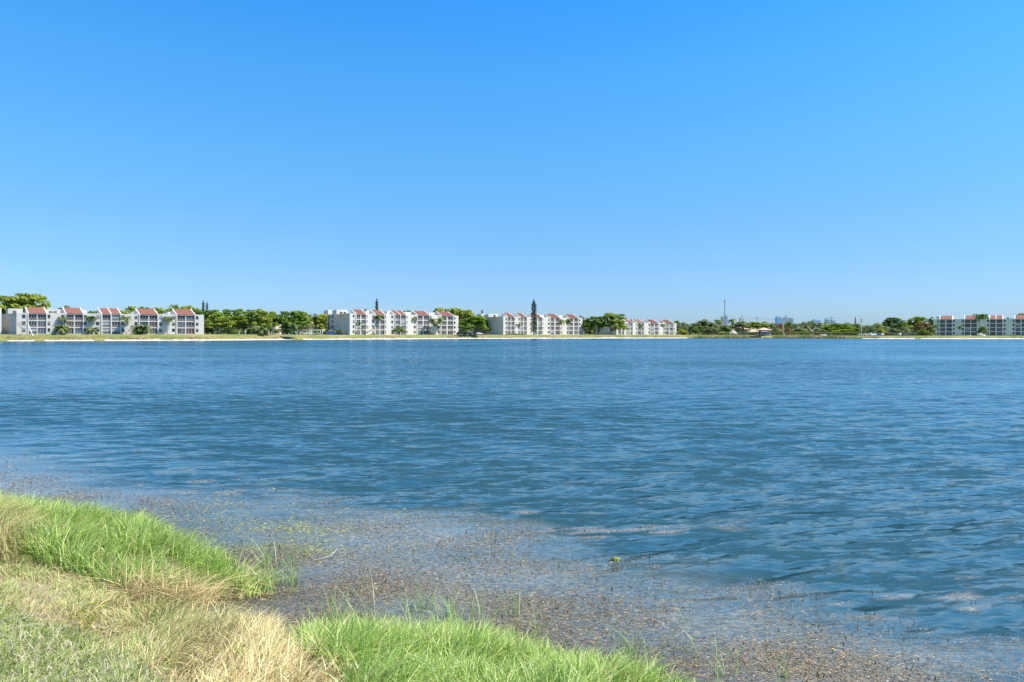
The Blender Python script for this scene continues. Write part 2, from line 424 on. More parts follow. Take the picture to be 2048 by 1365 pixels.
def build_water():
    yy = np.concatenate([np.arange(3.7, 40, .8), np.arange(40, 545, .5)])
    ds = (EYE * F / 2) / yy[::-1]
    tt = np.linspace(-1.05, 1.05, 800)
    D, T = np.meshgrid(ds, tt, indexing='ij')
    P = np.stack([(D * T).ravel(), D.ravel()], 1)
    sp_ = (.55 * D ** 2 / (EYE * F / 2)).ravel()
    wm, _, _ = weed_mask(P)
    cm = calm_of(P, wm)
    z, wsum = WV.h(P, np.maximum(sp_, .04), cm)
    ny, nx = D.shape; idx = np.arange(nx * ny).reshape(ny, nx)
    Fq = np.stack([idx[:-1, :-1], idx[:-1, 1:], idx[1:, 1:], idx[1:, :-1]], -1).reshape(-1, 4)
    s = np.where(P[:, 1] < 16, sdist(P), -20)
    shallow = np.clip(1 + s / 2.2, 0, 1)
    m = bpy.data.materials.new('lake_water'); nt = NT(m)
    out = nt.n('ShaderNodeOutputMaterial')
    b = nt.n('ShaderNodeBsdfPrincipled', i_Roughness=.08, i_IOR=1.42)
    geo = nt.n('ShaderNodeNewGeometry')
    def noise(sx, sy, scale, det, rough=.55, off=0.0):
        mp = nt.n('ShaderNodeMapping'); mp.inputs['Scale'].default_value = (sx, sy, 1); mp.inputs['Rotation'].default_value = (0, 0, R(-22)); mp.inputs['Location'].default_value = (off, off * .7, off)
        nt.l(geo.outputs['Position'], mp.inputs[0])
        n = nt.n('ShaderNodeTexNoise', i_Scale=scale, i_Detail=det, i_Roughness=rough); nt.l(mp.outputs[0], n.inputs['Vector'])
        return n
    def vmath(op, a, b_=None, scale=None):
        v = nt.n('ShaderNodeVectorMath', operation=op)
        nt.l(a, v.inputs[0])
        if b_ is not None: nt.l(b_, v.inputs[1])
        if scale is not None:
            if isinstance(scale, float): v.inputs['Scale'].default_value = scale
            else: nt.l(scale, v.inputs['Scale'])
        return v.outputs[0]
    def math_(op, a, b_):
        v = nt.n('ShaderNodeMath', operation=op)
        for i, q in enumerate((a, b_)):
            if isinstance(q, float): v.inputs[i].default_value = q
            else: nt.l(q, v.inputs[i])
        return v.outputs[0]
    half = nt.n('ShaderNodeCombineXYZ'); half.inputs[0].default_value = .5; half.inputs[1].default_value = .5; half.inputs[2].default_value = .5
    flat = nt.n('ShaderNodeCombineXYZ'); flat.inputs[0].default_value = .55; flat.inputs[1].default_value = 1.0; flat.inputs[2].default_value = 0.0
    a_far = nt.n('ShaderNodeAttribute', attribute_name='far').outputs['Fac']
    a_calm = nt.n('ShaderNodeAttribute', attribute_name='calm').outputs['Fac']
    a_weed = nt.n('ShaderNodeAttribute', attribute_name='weed').outputs['Fac']
    a_shal = nt.n('ShaderNodeAttribute', attribute_name='shallow').outputs['Fac']
    rough_ = math_('SUBTRACT', 1.0, a_calm)
    gust = noise(.28, 1.0, .045, 6.0, .68, 3.0)
    gm = nt.n('ShaderNodeMapRange', i_1=.38, i_2=.62, i_3=.55, i_4=1.35); nt.l(gust.outputs['Fac'], gm.inputs[0])
    amp = math_('MULTIPLY', rough_, gm.outputs[0])
    rip = vmath('SUBTRACT', noise(.35, 1, 5.0, 3.0, .6).outputs['Color'], half.outputs[0])
    rip = vmath('SCALE', rip, scale=math_('MULTIPLY', math_('ADD', amp, .12), RIP))
    rip = vmath('MULTIPLY', rip, flat.outputs[0])
    # wind wavelets: broad gentle backs, narrow steep faces turned to the shore they run at, from hand-sized to several metres
    wv = noise(.21, 1, 3.1, 3.0, .8, 5.0)
    face = nt.n('ShaderNodeMapRange', interpolation_type='SMOOTHSTEP'); nt.l(wv.outputs['Fac'], face.inputs[0])
    gx = math_('ADD', gm.outputs[0], math_('MULTIPLY', nt.n('ShaderNodeAttribute', attribute_name='squall').outputs['Fac'], .75))
    nt.l(math_('SUBTRACT', F_LO, math_('MULTIPLY', gx, F_G)), face.inputs[1]); nt.l(math_('SUBTRACT', F_HI, math_('MULTIPLY', gx, F_G)), face.inputs[2])
    back = nt.n('ShaderNodeAttribute', attribute_name='back').outputs['Fac']
    fm = nt.n('ShaderNodeMix', data_type='FLOAT'); nt.l(face.outputs[0], fm.inputs[0]); nt.l(back, fm.inputs[2]); fm.inputs[3].default_value = -F_STEEP
    nz = nt.n('ShaderNodeSeparateXYZ'); nt.l(geo.outputs['Normal'], nz.inputs[0])
    gentle = nt.n('ShaderNodeMapRange', i_1=.86, i_2=.975); nt.l(nz.outputs['Z'], gentle.inputs[0])      # no steep face on an already steep one
    sy = math_('MULTIPLY', math_('MULTIPLY', fm.outputs[0], rough_), gentle.outputs[0])
    cb = nt.n('ShaderNodeCombineXYZ'); nt.l(sy, cb.inputs[1])
    sm = vmath('ADD', rip, cb.outputs[0])
    nn = vmath('NORMALIZE', vmath('ADD', geo.outputs['Normal'], sm))
    nt.l(nn, b.inputs['Normal'])
    deep = nt.n('ShaderNodeMix', data_type='RGBA'); nt.l(a_weed, deep.inputs['Factor'])
    deep.inputs['A'].default_value = WATER_DEEP
    mat_ = noise(.35, 1, 26.0, 5.0, .7, 31.)
    nt.l(ramp(nt, mat_.outputs['Fac'], [(.34, (.07, .095, .10)), (.47, (.15, .165, .155)), (.56, (.25, .245, .20)), (.68, (.36, .33, .24))]), deep.inputs['B'])
    sh = nt.n('ShaderNodeMix', data_type='RGBA'); nt.l(math_('MULTIPLY', a_shal, .8), sh.inputs['Factor']); nt.l(deep.outputs['Result'], sh.inputs['A']); sh.inputs['B'].default_value = (.045, .05, .035, 1)
    nt.l(sh.outputs['Result'], b.inputs['Base Color'])
    nt.l(b.outputs[0], out.inputs[0])
    lean = .8 * z * np.clip(1 - cm, 0, 1)                       # crests lean towards the near shore they run at
    P = P + np.stack([lean * .37, -lean * .93], 1)
    me = np_mesh('water', np.column_stack([P, z]), Fq, m, smooth=True, attrs={'squall': np.clip(np.exp(-((P[:, 1] - 30 - .12 * P[:, 0]) / 6.5) ** 2) / (1 + np.exp((P[:, 0] - 2) / 3.5)) + .8 * np.exp(-((P[:, 1] - 200) / 60) ** 2) / (1 + np.exp((P[:, 0] - 10) / 15)), 0, 1), 'back': np.interp(P[:, 1], [8, 13, 19, 30, 60, 300], [.17, .11, .01, -.045, -.075, -.105]), 'far': 1 - wsum, 'calm': cm, 'weed': wm, 'shallow': shallow})
    tag(link('water', me), kind='structure')

WATER_DEEP = (.021, .062, .076, 1)
WATER_WEED = (.105, .100, .100, 1)
RIP = .55
F_LO, F_HI, F_G, F_STEEP = .615, .685, .10, .46
build_water()

def surface_z(P):
    wm, _, _ = weed_mask(P)
    return WV.h(P, np.maximum(.55 * P[:, 1] ** 2 / (EYE * F / 2), .04), calm_of(P, wm))[0]
# ------------------------------------------------------------------ floating weed
def sample_px(n, poly, seed, zfun=True):
    """random spots on the bank whose survey reading falls inside POLY"""
    r = np.random.default_rng(seed)
    poly = np.array(poly, float); res = []; got = 0
    c = np.array([wp(px, max(py, 700), .45) for px, py in poly])
    lo = c.min(0) - 1.2; hi = c.max(0) + 1.2; lo[1] = max(lo[1], 2.2)
    for _ in range(60):
        P = r.uniform(lo, hi, (max(n, 4000), 2))
        z = bank_z(P); q = proj(np.column_stack([P, z]))
        q[:, 0] += lump(P, 3., seed + 7) * 14; q[:, 1] += lump(P, 3., seed + 8) * 10
        P = P[in_poly(q, poly)]
        res.append(P); got += len(P)
        if got >= n: break
    return np.vstack(res)[:n]

def flecks(name, P, col, lng, wid, tilt, seed, lift=.006):
    r = np.random.default_rng(seed); n = len(P)
    a = r.normal(0.15, .5, n); ca, sa = np.cos(a), np.sin(a)
    z = surface_z(P) + lift * r.uniform(.3, 1.4, n)
    L = lng[:, None] * np.stack([ca, sa, r.normal(0, tilt, n)], 1) * .5
    Wd = wid[:, None] * np.stack([-sa, ca, r.normal(0, .5, n)], 1) * .5
    Bn = np.zeros((n, 3)); Bn[:, 2] = lng * r.uniform(.0, .12, n)
    C = np.column_stack([P, z])
    V = np.stack([C - L - Wd * .3, C - L * .1 - Wd + Bn, C + L, C + L * .1 + Wd + Bn], 1).reshape(-1, 3)
    Fq = np.arange(n * 4).reshape(n, 4)
    return np_mesh(name, V, Fq, M['weed'], np.repeat(col, 4, 0))

def pick(r, n, pal, jit=.25):
    pal = np.array(pal); c = pal[r.integers(0, len(pal), n)]
    return np.clip(c * r.uniform(1 - jit, 1 + jit, (n, 1)), 0, 1)

def build_weed():
    r = np.random.default_rng(77)
    n = 3600000
    yb = np.exp(r.uniform(math.log(5.6), math.log(26), n)); xb = yb * r.uniform(-.95, .95, n)
    P = np.stack([xb, yb], 1)
    wm, px, py = weed_mask(P)
    s = np.where(yb < 14, sdist(P), -9)
    dens = .58 * np.clip(1.25 - np.maximum(yb - 7.0, 0) * .06, .6, 1) * wm ** 1.5 * np.clip(.62 + lump(P * [.7, 1], 3.2, 51) * .5, .12, 1)
    keep = (r.uniform(0, 1, n) < dens) & (s < -.02)
    P = P[keep]; px = px[keep]; py = py[keep]; n = len(P)
    pal = [(.17, .11, .05), (.27, .18, .08), (.35, .23, .10), (.44, .30, .13), (.22, .21, .07), (.13, .11, .055), (.17, .16, .065), (.07, .06, .045), (.20, .17, .13), (.25, .20, .15), (.18, .15, .115), (.40, .31, .18), (.28, .15, .08)]
    col = pick(r, n, pal) * .92 + np.array([.15, .14, .12]) * .08
    # two drifts of a yellow-green pondweed inside the bed
    yg = 1.5 * np.exp(-(((px - 500) / 120) ** 2 + ((py - 1050) / 42) ** 2)) + .9 * np.exp(-(((px - 640) / 70) ** 2 + ((py - 1085) / 22) ** 2)) + .4 * np.exp(-(((px - 830) / 160) ** 2 + ((py - 1035) / 22) ** 2))
    isy = r.uniform(0, 1, n) < np.clip(yg * (.75 + lump(P, 5., 61) * .5), 0, .8)
    col[isy] = pick(r, int(isy.sum()), [(.40, .42, .08), (.30, .35, .08), (.46, .42, .10), (.22, .27, .06)])
    d = P[:, 1]
    lng = (r.gamma(1.8, .0085, n) + .005) * (1 + d / 30)
    wid = np.minimum(lng * r.uniform(.06, .15, n), .0042 * (1 + d / 25)) + .0006 * (1 + d / 12)
    me = flecks('floating_weed', P, col, lng, wid, .12, 78)
    o = tag(link('floating_weed', me), 'brown and purple mat of floating water weed along the grassy bank', 'water weed', kind='stuff')
    print('weed', n)
    # dark stem tips standing up out of the mat
    k = 1500
    i = r.integers(0, n, k); Q = P[i] + r.normal(0, .1, (k, 2)); z = surface_z(Q)
    h = r.gamma(2.0, .007, k) + .006
    w = np.full(k, .0045) * (1 + Q[:, 1] / 14)
    ln = r.normal(0, .3, (k, 2)) * h[:, None]
    base = np.column_stack([Q, z - .01]); top = base + np.column_stack([ln, h + .01])
    side = np.column_stack([w, np.zeros(k), np.zeros(k)])
    V = np.stack([base - side, base + side, top + side * .5, top - side * .5], 1).reshape(-1, 3)
    c = pick(r, k, [(.06, .05, .03), (.10, .09, .04), (.16, .10, .06), (.05, .06, .03)])
    me = np_mesh('weed_stems', V, np.arange(k * 4).reshape(k, 4), M['weed'], np.repeat(c, 4, 0))
    tag(link('weed_stems', me), 'dark stem tips poking up through the floating weed mat', 'water weed', kind='stuff')

build_weed()

# ------------------------------------------------------------------ grasses of the near bank
def blades(name, P, z0, h, w, lean, col, coltip, m, seed, bend=1.0, seg=4):
    """ribbon blades: base P/z0, height h, width w, lean (n,2) = sideways travel as share of h"""
    r = np.random.default_rng(seed); n = len(P)
    t = np.linspace(0, 1, seg + 1)
    V = np.zeros((n, seg + 1, 2, 3)); Cc = np.zeros((n, seg + 1, 2, 3))
    a = r.uniform(0, math.pi, n); sx = np.cos(a); sy = np.sin(a)
    ll = np.hypot(lean[:, 0], lean[:, 1])
    for i, q in enumerate(t):
        f = q ** (1.0 + bend * .9)
        rise = q * (1 - .42 * np.clip(ll, 0, 1.6) * q)
        cx = P[:, 0] + lean[:, 0] * h * f; cy = P[:, 1] + lean[:, 1] * h * f; cz = z0 + h * rise
        ww = w * (1 - q) ** .65 * .5 + .0006
        V[:, i, 0] = np.stack([cx - sx * ww, cy - sy * ww, cz], 1)
        V[:, i, 1] = np.stack([cx + sx * ww, cy + sy * ww, cz], 1)
        Cc[:, i, :] = (col * (1 - q) + coltip * q)[:, None, :]
    idx = np.arange(n * (seg + 1) * 2).reshape(n, seg + 1, 2)
    Fq = np.stack([idx[:, :-1, 0], idx[:, :-1, 1], idx[:, 1:, 1], idx[:, 1:, 0]], -1).reshape(-1, 4)
    return np_mesh(name, V.reshape(-1, 3), Fq, m, Cc.reshape(-1, 3))

def tuft_lean(P, r, k, spread, amount):
    """blades lean out of their tufts and with a slow drift over the patch"""
    n = len(P)
    a = lump(P, 1.6, 91) * 2.2 + lump(P, 5.0, 92) * 1.7 + r.normal(0, spread, n)
    m_ = np.abs(r.normal(amount, amount * .55, n))
    return np.stack([np.cos(a + k) * m_, np.sin(a + k) * m_], 1)

GREEN = [(0.267, 0.44, 0.054), (0.356, 0.543, 0.06), (0.446, 0.607, 0.084), (0.194, 0.336, 0.06), (0.549, 0.647, 0.12), (0.327, 0.492, 0.096), (0.149, 0.259, 0.048)]
GTIP = [(0.522, 0.652, 0.156), (0.413, 0.571, 0.117), (0.66, 0.676, 0.26), (0.33, 0.489, 0.091)]
STRAWC = [(0.706, 0.538, 0.251), (0.8, 0.637, 0.331), (0.612, 0.45, 0.197), (0.847, 0.703, 0.403), (0.517, 0.373, 0.17), (0.729, 0.593, 0.269), (0.588, 0.527, 0.197)]
BROWN = [(0.39, 0.273, 0.132), (0.494, 0.351, 0.18), (0.312, 0.221, 0.108)]

G1 = [(-420, 970), (0, 1010), (150, 1020), (290, 1030), (430, 1085), (560, 1140), (568, 1195), (470, 1200), (400, 1210), (320, 1205), (240, 1190), (150, 1155), (60, 1130), (20, 1085), (-420, 1050)]
G2 = [(600, 1312), (640, 1275), (720, 1245), (1010, 1235), (1140, 1262), (1320, 1312), (1440, 1372), (1480, 1500), (730, 1500), (680, 1370)]

def green_clump(name, poly, n, hmean, seed, label, dens_px=None):
    r = np.random.default_rng(seed)
    P = sample_px(n, poly, seed); s = sdist(P); P = P[s > -.32]; s = sdist(P); n = len(P)
    tuft = lump(P, 4.2, seed + 1) * .5 + lump(P, 9., seed + 2) * .3
    keep = r.uniform(0, 1, n) < np.clip(.75 + tuft, .2, 1); P = P[keep]; s = s[keep]; tuft = tuft[keep]; n = len(P)
    h = hmean * np.clip(.62 + .30 * tuft + r.uniform(-.30, .42, n), .22, 1.35) * np.where(s < .05, .8, 1)
    z0 = np.maximum(bank_z(P, s), -.05) - .02
    lean = tuft_lean(P, r, 0.0, 1.25, .58)
    lean[:, 0] += .12
    w = r.uniform(.007, .015, n) * (1 + P[:, 1] / 30)
    hue = np.clip(.5 + .5 * lump(P, 1.8, seed + 4), 0, 1)[:, None]
    col = pick(r, n, GREEN, .2) * (.85 + .3 * hue); tip = pick(r, n, GTIP, .2)
    dead = r.uniform(0, 1, n) < .035 + .035 * lump(P, 2.4, seed + 5)
    col[dead] = pick(r, int(dead.sum()), STRAWC + BROWN); tip[dead] = col[dead]
    me = blades(name, P, z0, h, w, lean, col, tip, M['blade'], seed + 9, 1.0)
    return tag(link(name, me), label, 'grass', kind='stuff')

green_clump('tall_grass', G1, 70000, .42, 201, 'tall bright green grass on the spit reaching into the weed')
green_clump('tall_grass', G2, 48000, .37, 231, 'tall bright green grass below the water inlet at the picture bottom')

def brown_skirt():
    """dead stems along the foot of the tall grass where it meets water and straw"""
    r = np.random.default_rng(260)
    P = sample_px(7000, [(200, 1150), (300, 1172), (420, 1180), (545, 1165), (568, 1196), (470, 1218), (390, 1225), (280, 1205), (190, 1170)], 261)
    s = sdist(P); P = P[s > -.25]; n = len(P)
    keep = r.uniform(0, 1, n) < np.clip(.35 + lump(P, 3.5, 262) * .6, .05, 1); P = P[keep]; n = len(P)
    h = r.gamma(6, .045, n); z0 = np.maximum(bank_z(P), -.03)
    lean = r.normal(0, .85, (n, 2))
    col = pick(r, n, BROWN + STRAWC[:3] + [(.20, .25, .06)]); 
    me = blades('dead_grass', P, z0, h, r.uniform(.005, .009, n), lean, col, col * 1.15, M['straw'], 263, .6)
    tag(link('dead_grass', me), 'brown dead stems matted under the tall green grass of the spit', 'grass', kind='stuff')
brown_skirt()

def straw_field():
    r = np.random.default_rng(300)
    S1 = [(-420, 1060), (0, 1090), (65, 1112), (160, 1138), (280, 1180), (390, 1225), (455, 1248), (550, 1300), (630, 1322), (700, 1370), (760, 1500), (300, 1500), (250, 1340), (120, 1270), (-420, 1230)]
    P = sample_px(60000, S1, 301); s = sdist(P); P = P[s > .0]; s = sdist(P); n = len(P)
    q = proj(np.column_stack([P, bank_z(P, s)]))
    dry = np.clip((q[:, 0] - 120) / 300 + lump(P, 2.0, 303) * .55, 0, 1)          # greener towards the lawn
    tall = np.clip((q[:, 0] - 240) / 200, 0.0, 1) * np.clip(1.25 - np.abs(s - .7) / 1.6, .25, 1)
    tuft = lump(P, 5.5, 304) * .5 + lump(P, 12., 305) * .35
    gap = (np.hypot((q[:, 0] - 505) / 40, (q[:, 1] - 1268) / 16) < 1) | (np.hypot((q[:, 0] - 583) / 24, (q[:, 1] - 1296) / 13) < 1)
    keep = (r.uniform(0, 1, n) < np.clip(.72 + tuft * .8, .08, 1)) & ~gap
    P, s, dry, tall, tuft = P[keep], s[keep], dry[keep], tall[keep], tuft[keep]; n = len(P)
    h = (.08 + .17 * tall) * np.clip(1 + .4 * tuft + r.normal(0, .3, n), .3, 1.6)
    lean = tuft_lean(P, r, 1.0, 1.0, .62) * (1.25 - .45 * tall)[:, None]
    lean[:, 0] += .10
    col = pick(r, n, STRAWC, .2)
    g = r.uniform(0, 1, n) > dry * .75 + .22
    col[g] = pick(r, int(g.sum()), [(.38, .42, .13), (.30, .37, .10), (.46, .46, .20), (.24, .31, .09)])
    b = r.uniform(0, 1, n) < .10
    col[b] = pick(r, int(b.sum()), BROWN)
    me = blades('dry_grass', P, bank_z(P, s) - .01, h, r.uniform(.004, .0085, n), lean, col, np.clip(col * 1.18, 0, .85), M['straw'], 306, .8)
    tag(link('dry_grass', me), 'dry straw coloured grass on the bank between lawn and water', 'grass', kind='stuff')
    # yellowing tuft at the edge of the spit
    P = sample_px(5200, [(-420, 1030), (0, 1045), (40, 1060), (58, 1110), (0, 1122), (-420, 1090)], 320); n = len(P)
    h = .38 * np.clip(1 + r.normal(0, .25, n), .4, 1.6); lean = tuft_lean(P, r, .3, .6, .6); lean[:, 0] += .35
    col = pick(r, n, [(.52, .44, .18), (.60, .52, .24), (.40, .40, .12), (.34, .24, .12)]); 
    me = blades('yellow_grass', P, bank_z(P) - .01, h, r.uniform(.005, .009, n), lean, col, col * 1.15, M['straw'], 321, 1.0)
    tag(link('yellow_grass', me), 'yellowing grass tuft behind the straw beside the green spit', 'grass', kind='stuff')
straw_field()

def lawn_patch():
    r = np.random.default_rng(340)
    P = sample_px(46000, [(-300, 1215), (0, 1225), (130, 1255), (270, 1325), (360, 1420), (380, 1560), (-300, 1560)], 341); n = len(P)
    tuft = lump(P, 6., 342) * .5 + lump(P, 14., 343) * .4
    keep = r.uniform(0, 1, n) < np.clip(.75 + tuft * .6, .1, 1); P = P[keep]; n = len(P)
    h = r.gamma(5, .010, n) + .015
    lean = r.normal(0, .8, (n, 2))
    col = pick(r, n, [(.27, .35, .06), (.36, .44, .08), (.42, .46, .13), (.17, .25, .05), (.56, .48, .28), (.62, .53, .34), (.60, .54, .38), (.38, .40, .18), (.28, .40, .08), (.44, .42, .2)], .25)
    me = blades('lawn_grass', P, bank_z(P) - .004, h, r.uniform(.007, .016, n), lean, col, col * 1.15, M['blade'], 344, .5, 2)
    tag(link('lawn_grass', me), 'short broad leaved lawn in the lower corner of the bank', 'grass', kind='stuff')
lawn_patch()

def water_grass():
    """thin blades standing in the water off the tall grass"""
    r = np.random.default_rng(360)
    Q = []
    for px0, px1, py0, py1, k in ((640, 1120, 1228, 1275, 300), (820, 960, 1215, 1240, 70), (1090, 1400, 1300, 1350, 40), (525, 590, 1120, 1190, 170), (1400, 1570, 1335, 1400, 34)):
        for _ in range(k):
            Q.append(wp(r.uniform(px0, px1), r.uniform(py0, py1)))
    P = np.array(Q); s = sdist(P); P = P[s < .1]; n = len(P)
    # gather them in small tufts
    c = P[r.integers(0, n, n // 7)]
    P = c[r.integers(0, len(c), n)] + r.normal(0, .05, (n, 2))
    h = r.gamma(6, .045, n) + .06
    lean = r.normal(0, .35, (n, 2))
    col = pick(r, n, [(.28, .44, .10), (.34, .48, .13), (.40, .50, .18), (.42, .40, .2)])
    me = blades('water_grass', P, np.full(n, -.03), h, r.uniform(.006, .010, n), lean, col, col * 1.2, M['blade'], 361, .8)
    tag(link('water_grass', me), 'sparse grass blades standing in the weedy shallows', 'grass', kind='stuff')
water_grass()

# ------------------------------------------------------------------ small things on the near shore
def spot(px, py):
    d = 2.5
    while d < 15:
        P = np.array([[tx(px) * d, d]])
        if bank_z(P)[0] >= zof(py, d): break
        d += .01
    return tx(px) * d, d

def rock(name, px, py, size, seed, label):
    r = random.Random(seed)
    x, y = spot(px, py)
    bm = bmesh.new(); bmesh.ops.create_icosphere(bm, subdivisions=4, radius=1.0)
    offs = [Vector((r.uniform(-5, 5), r.uniform(-5, 5), r.uniform(-5, 5))) for _ in range(3)]
    from mathutils import noise
    for v in bm.verts:
        p = v.co.copy()
        k = 1 + .28 * noise.noise(p * 1.1 + offs[0]) + .13 * noise.noise(p * 2.7 + offs[1]) + .05 * noise.noise(p * 7 + offs[2])
        v.co = Vector((p.x * size[0] * k, p.y * size[1] * k, p.z * size[2] * k))
    me = bpy.data.meshes.new(name); bm.to_mesh(me); bm.free(); me.materials.append(M['limestone'])
    for p in me.polygons: p.use_smooth = True
    return tag(link(name, me, loc=(x, y, float(bank_z(np.array([[x, y]]))[0]) + size[2] * .3)), label, 'rock')
rock('limestone_rock', 500, 1262, (.22, .14, .09), 3, 'larger pale limestone rock half buried in straw at the inlet')
rock('limestone_rock', 583, 1291, (.13, .10, .08), 4, 'small pale limestone rock between straw and tall green grass')

def sprig(px, py, n, seed, label, red=True):
    r = random.Random(seed); x, y = spot(px, py)
    z = float(bank_z(np.array([[x, y]]))[0])
    root = tag(empty('seedling', (x, y, z)), label, 'plant')
    st = MB(); lf = MB(); rd = MB()
    for i in range(n):
        a = r.uniform(0, 6.28); l = r.uniform(.04, .13); hh = r.uniform(.10, .24)
        tip = Vector((math.cos(a) * l, math.sin(a) * l, hh))
        st.tube([(0, 0, -.02), tip * .55 + Vector((0, 0, .02)), tip], [.0022, .0018, .0012], 5)
        k = rd if (red and i == n - 1) else lf
        s = r.uniform(.016, .028)
        u = Vector((math.cos(a), math.sin(a), r.uniform(-.2, .5))).normalized(); w = u.cross(Vector((r.uniform(-.3, .3), r.uniform(-.3, .3), 1))).normalized()
        c = tip + u * s
        k.add([c - u * s, c - u * s * .4 + w * s * .8, c + u * s * .5 + w * s * .75, c + u * s, c + u * s * .5 - w * s * .75, c - u * s * .4 - w * s * .8], [(0, 1, 2, 3, 4, 5)], r.random())
    st.build('stem', M['leaf_lime'], root, colour=True)
    lf.build('leaves', M['leaf'], root, colour=True)
    if rd.v: rd.build('red_leaf', M['leaf_red'], root, colour=True)
sprig(172, 1270, 15, 1, 'young round leaved seedling with one red leaf in the straw')
sprig(505, 1350, 7, 2, 'small green leafy sprig low in the dry grass', False)
sprig(1010 - 700, 1245, 6, 4, 'small leafy shoot between straw and seedling', False)

def stick(px, py, pts, label):
    x, y = wp(px, py)
    b = MB(); b.tube(pts, [.008, .007, .006, .004][:len(pts)], 6)
    tag(b.build('stick', M['trunk_pale'], loc=(x, y, 0)), label, 'stick')
stick(640, 1122, [(-.10, 0, .0), (.02, .01, .03), (.14, .05, .05), (.20, .16, .12)], 'thin bleached twig lying on the weed mat off the spit')
stick(545, 1160, [(-.06, 0, -.02), (.05, .02, .08), (.17, .05, .16), (.20, .05, .26)], 'bent twig standing in the shallows at the tip of the spit')
b = MB(); r_ = random.Random(9)
for i in range(26):
    a = r_.uniform(0, 6.28); l = r_.uniform(.02, .075)
    b.quad((math.cos(a) * l * .9, math.sin(a) * l * .5, r_.uniform(.0, .03)), (math.cos(a) * .022, math.sin(a) * .022, r_.uniform(-.01, .01)), (-math.sin(a) * .009, math.cos(a) * .009, .008), r_.random())
tag(b.build('floating_plant', M['leaf_lime'], colour=True, loc=(*wp(1228, 1121), 0)), 'single yellow green plant tuft floating at the edge of the weed', 'plant')
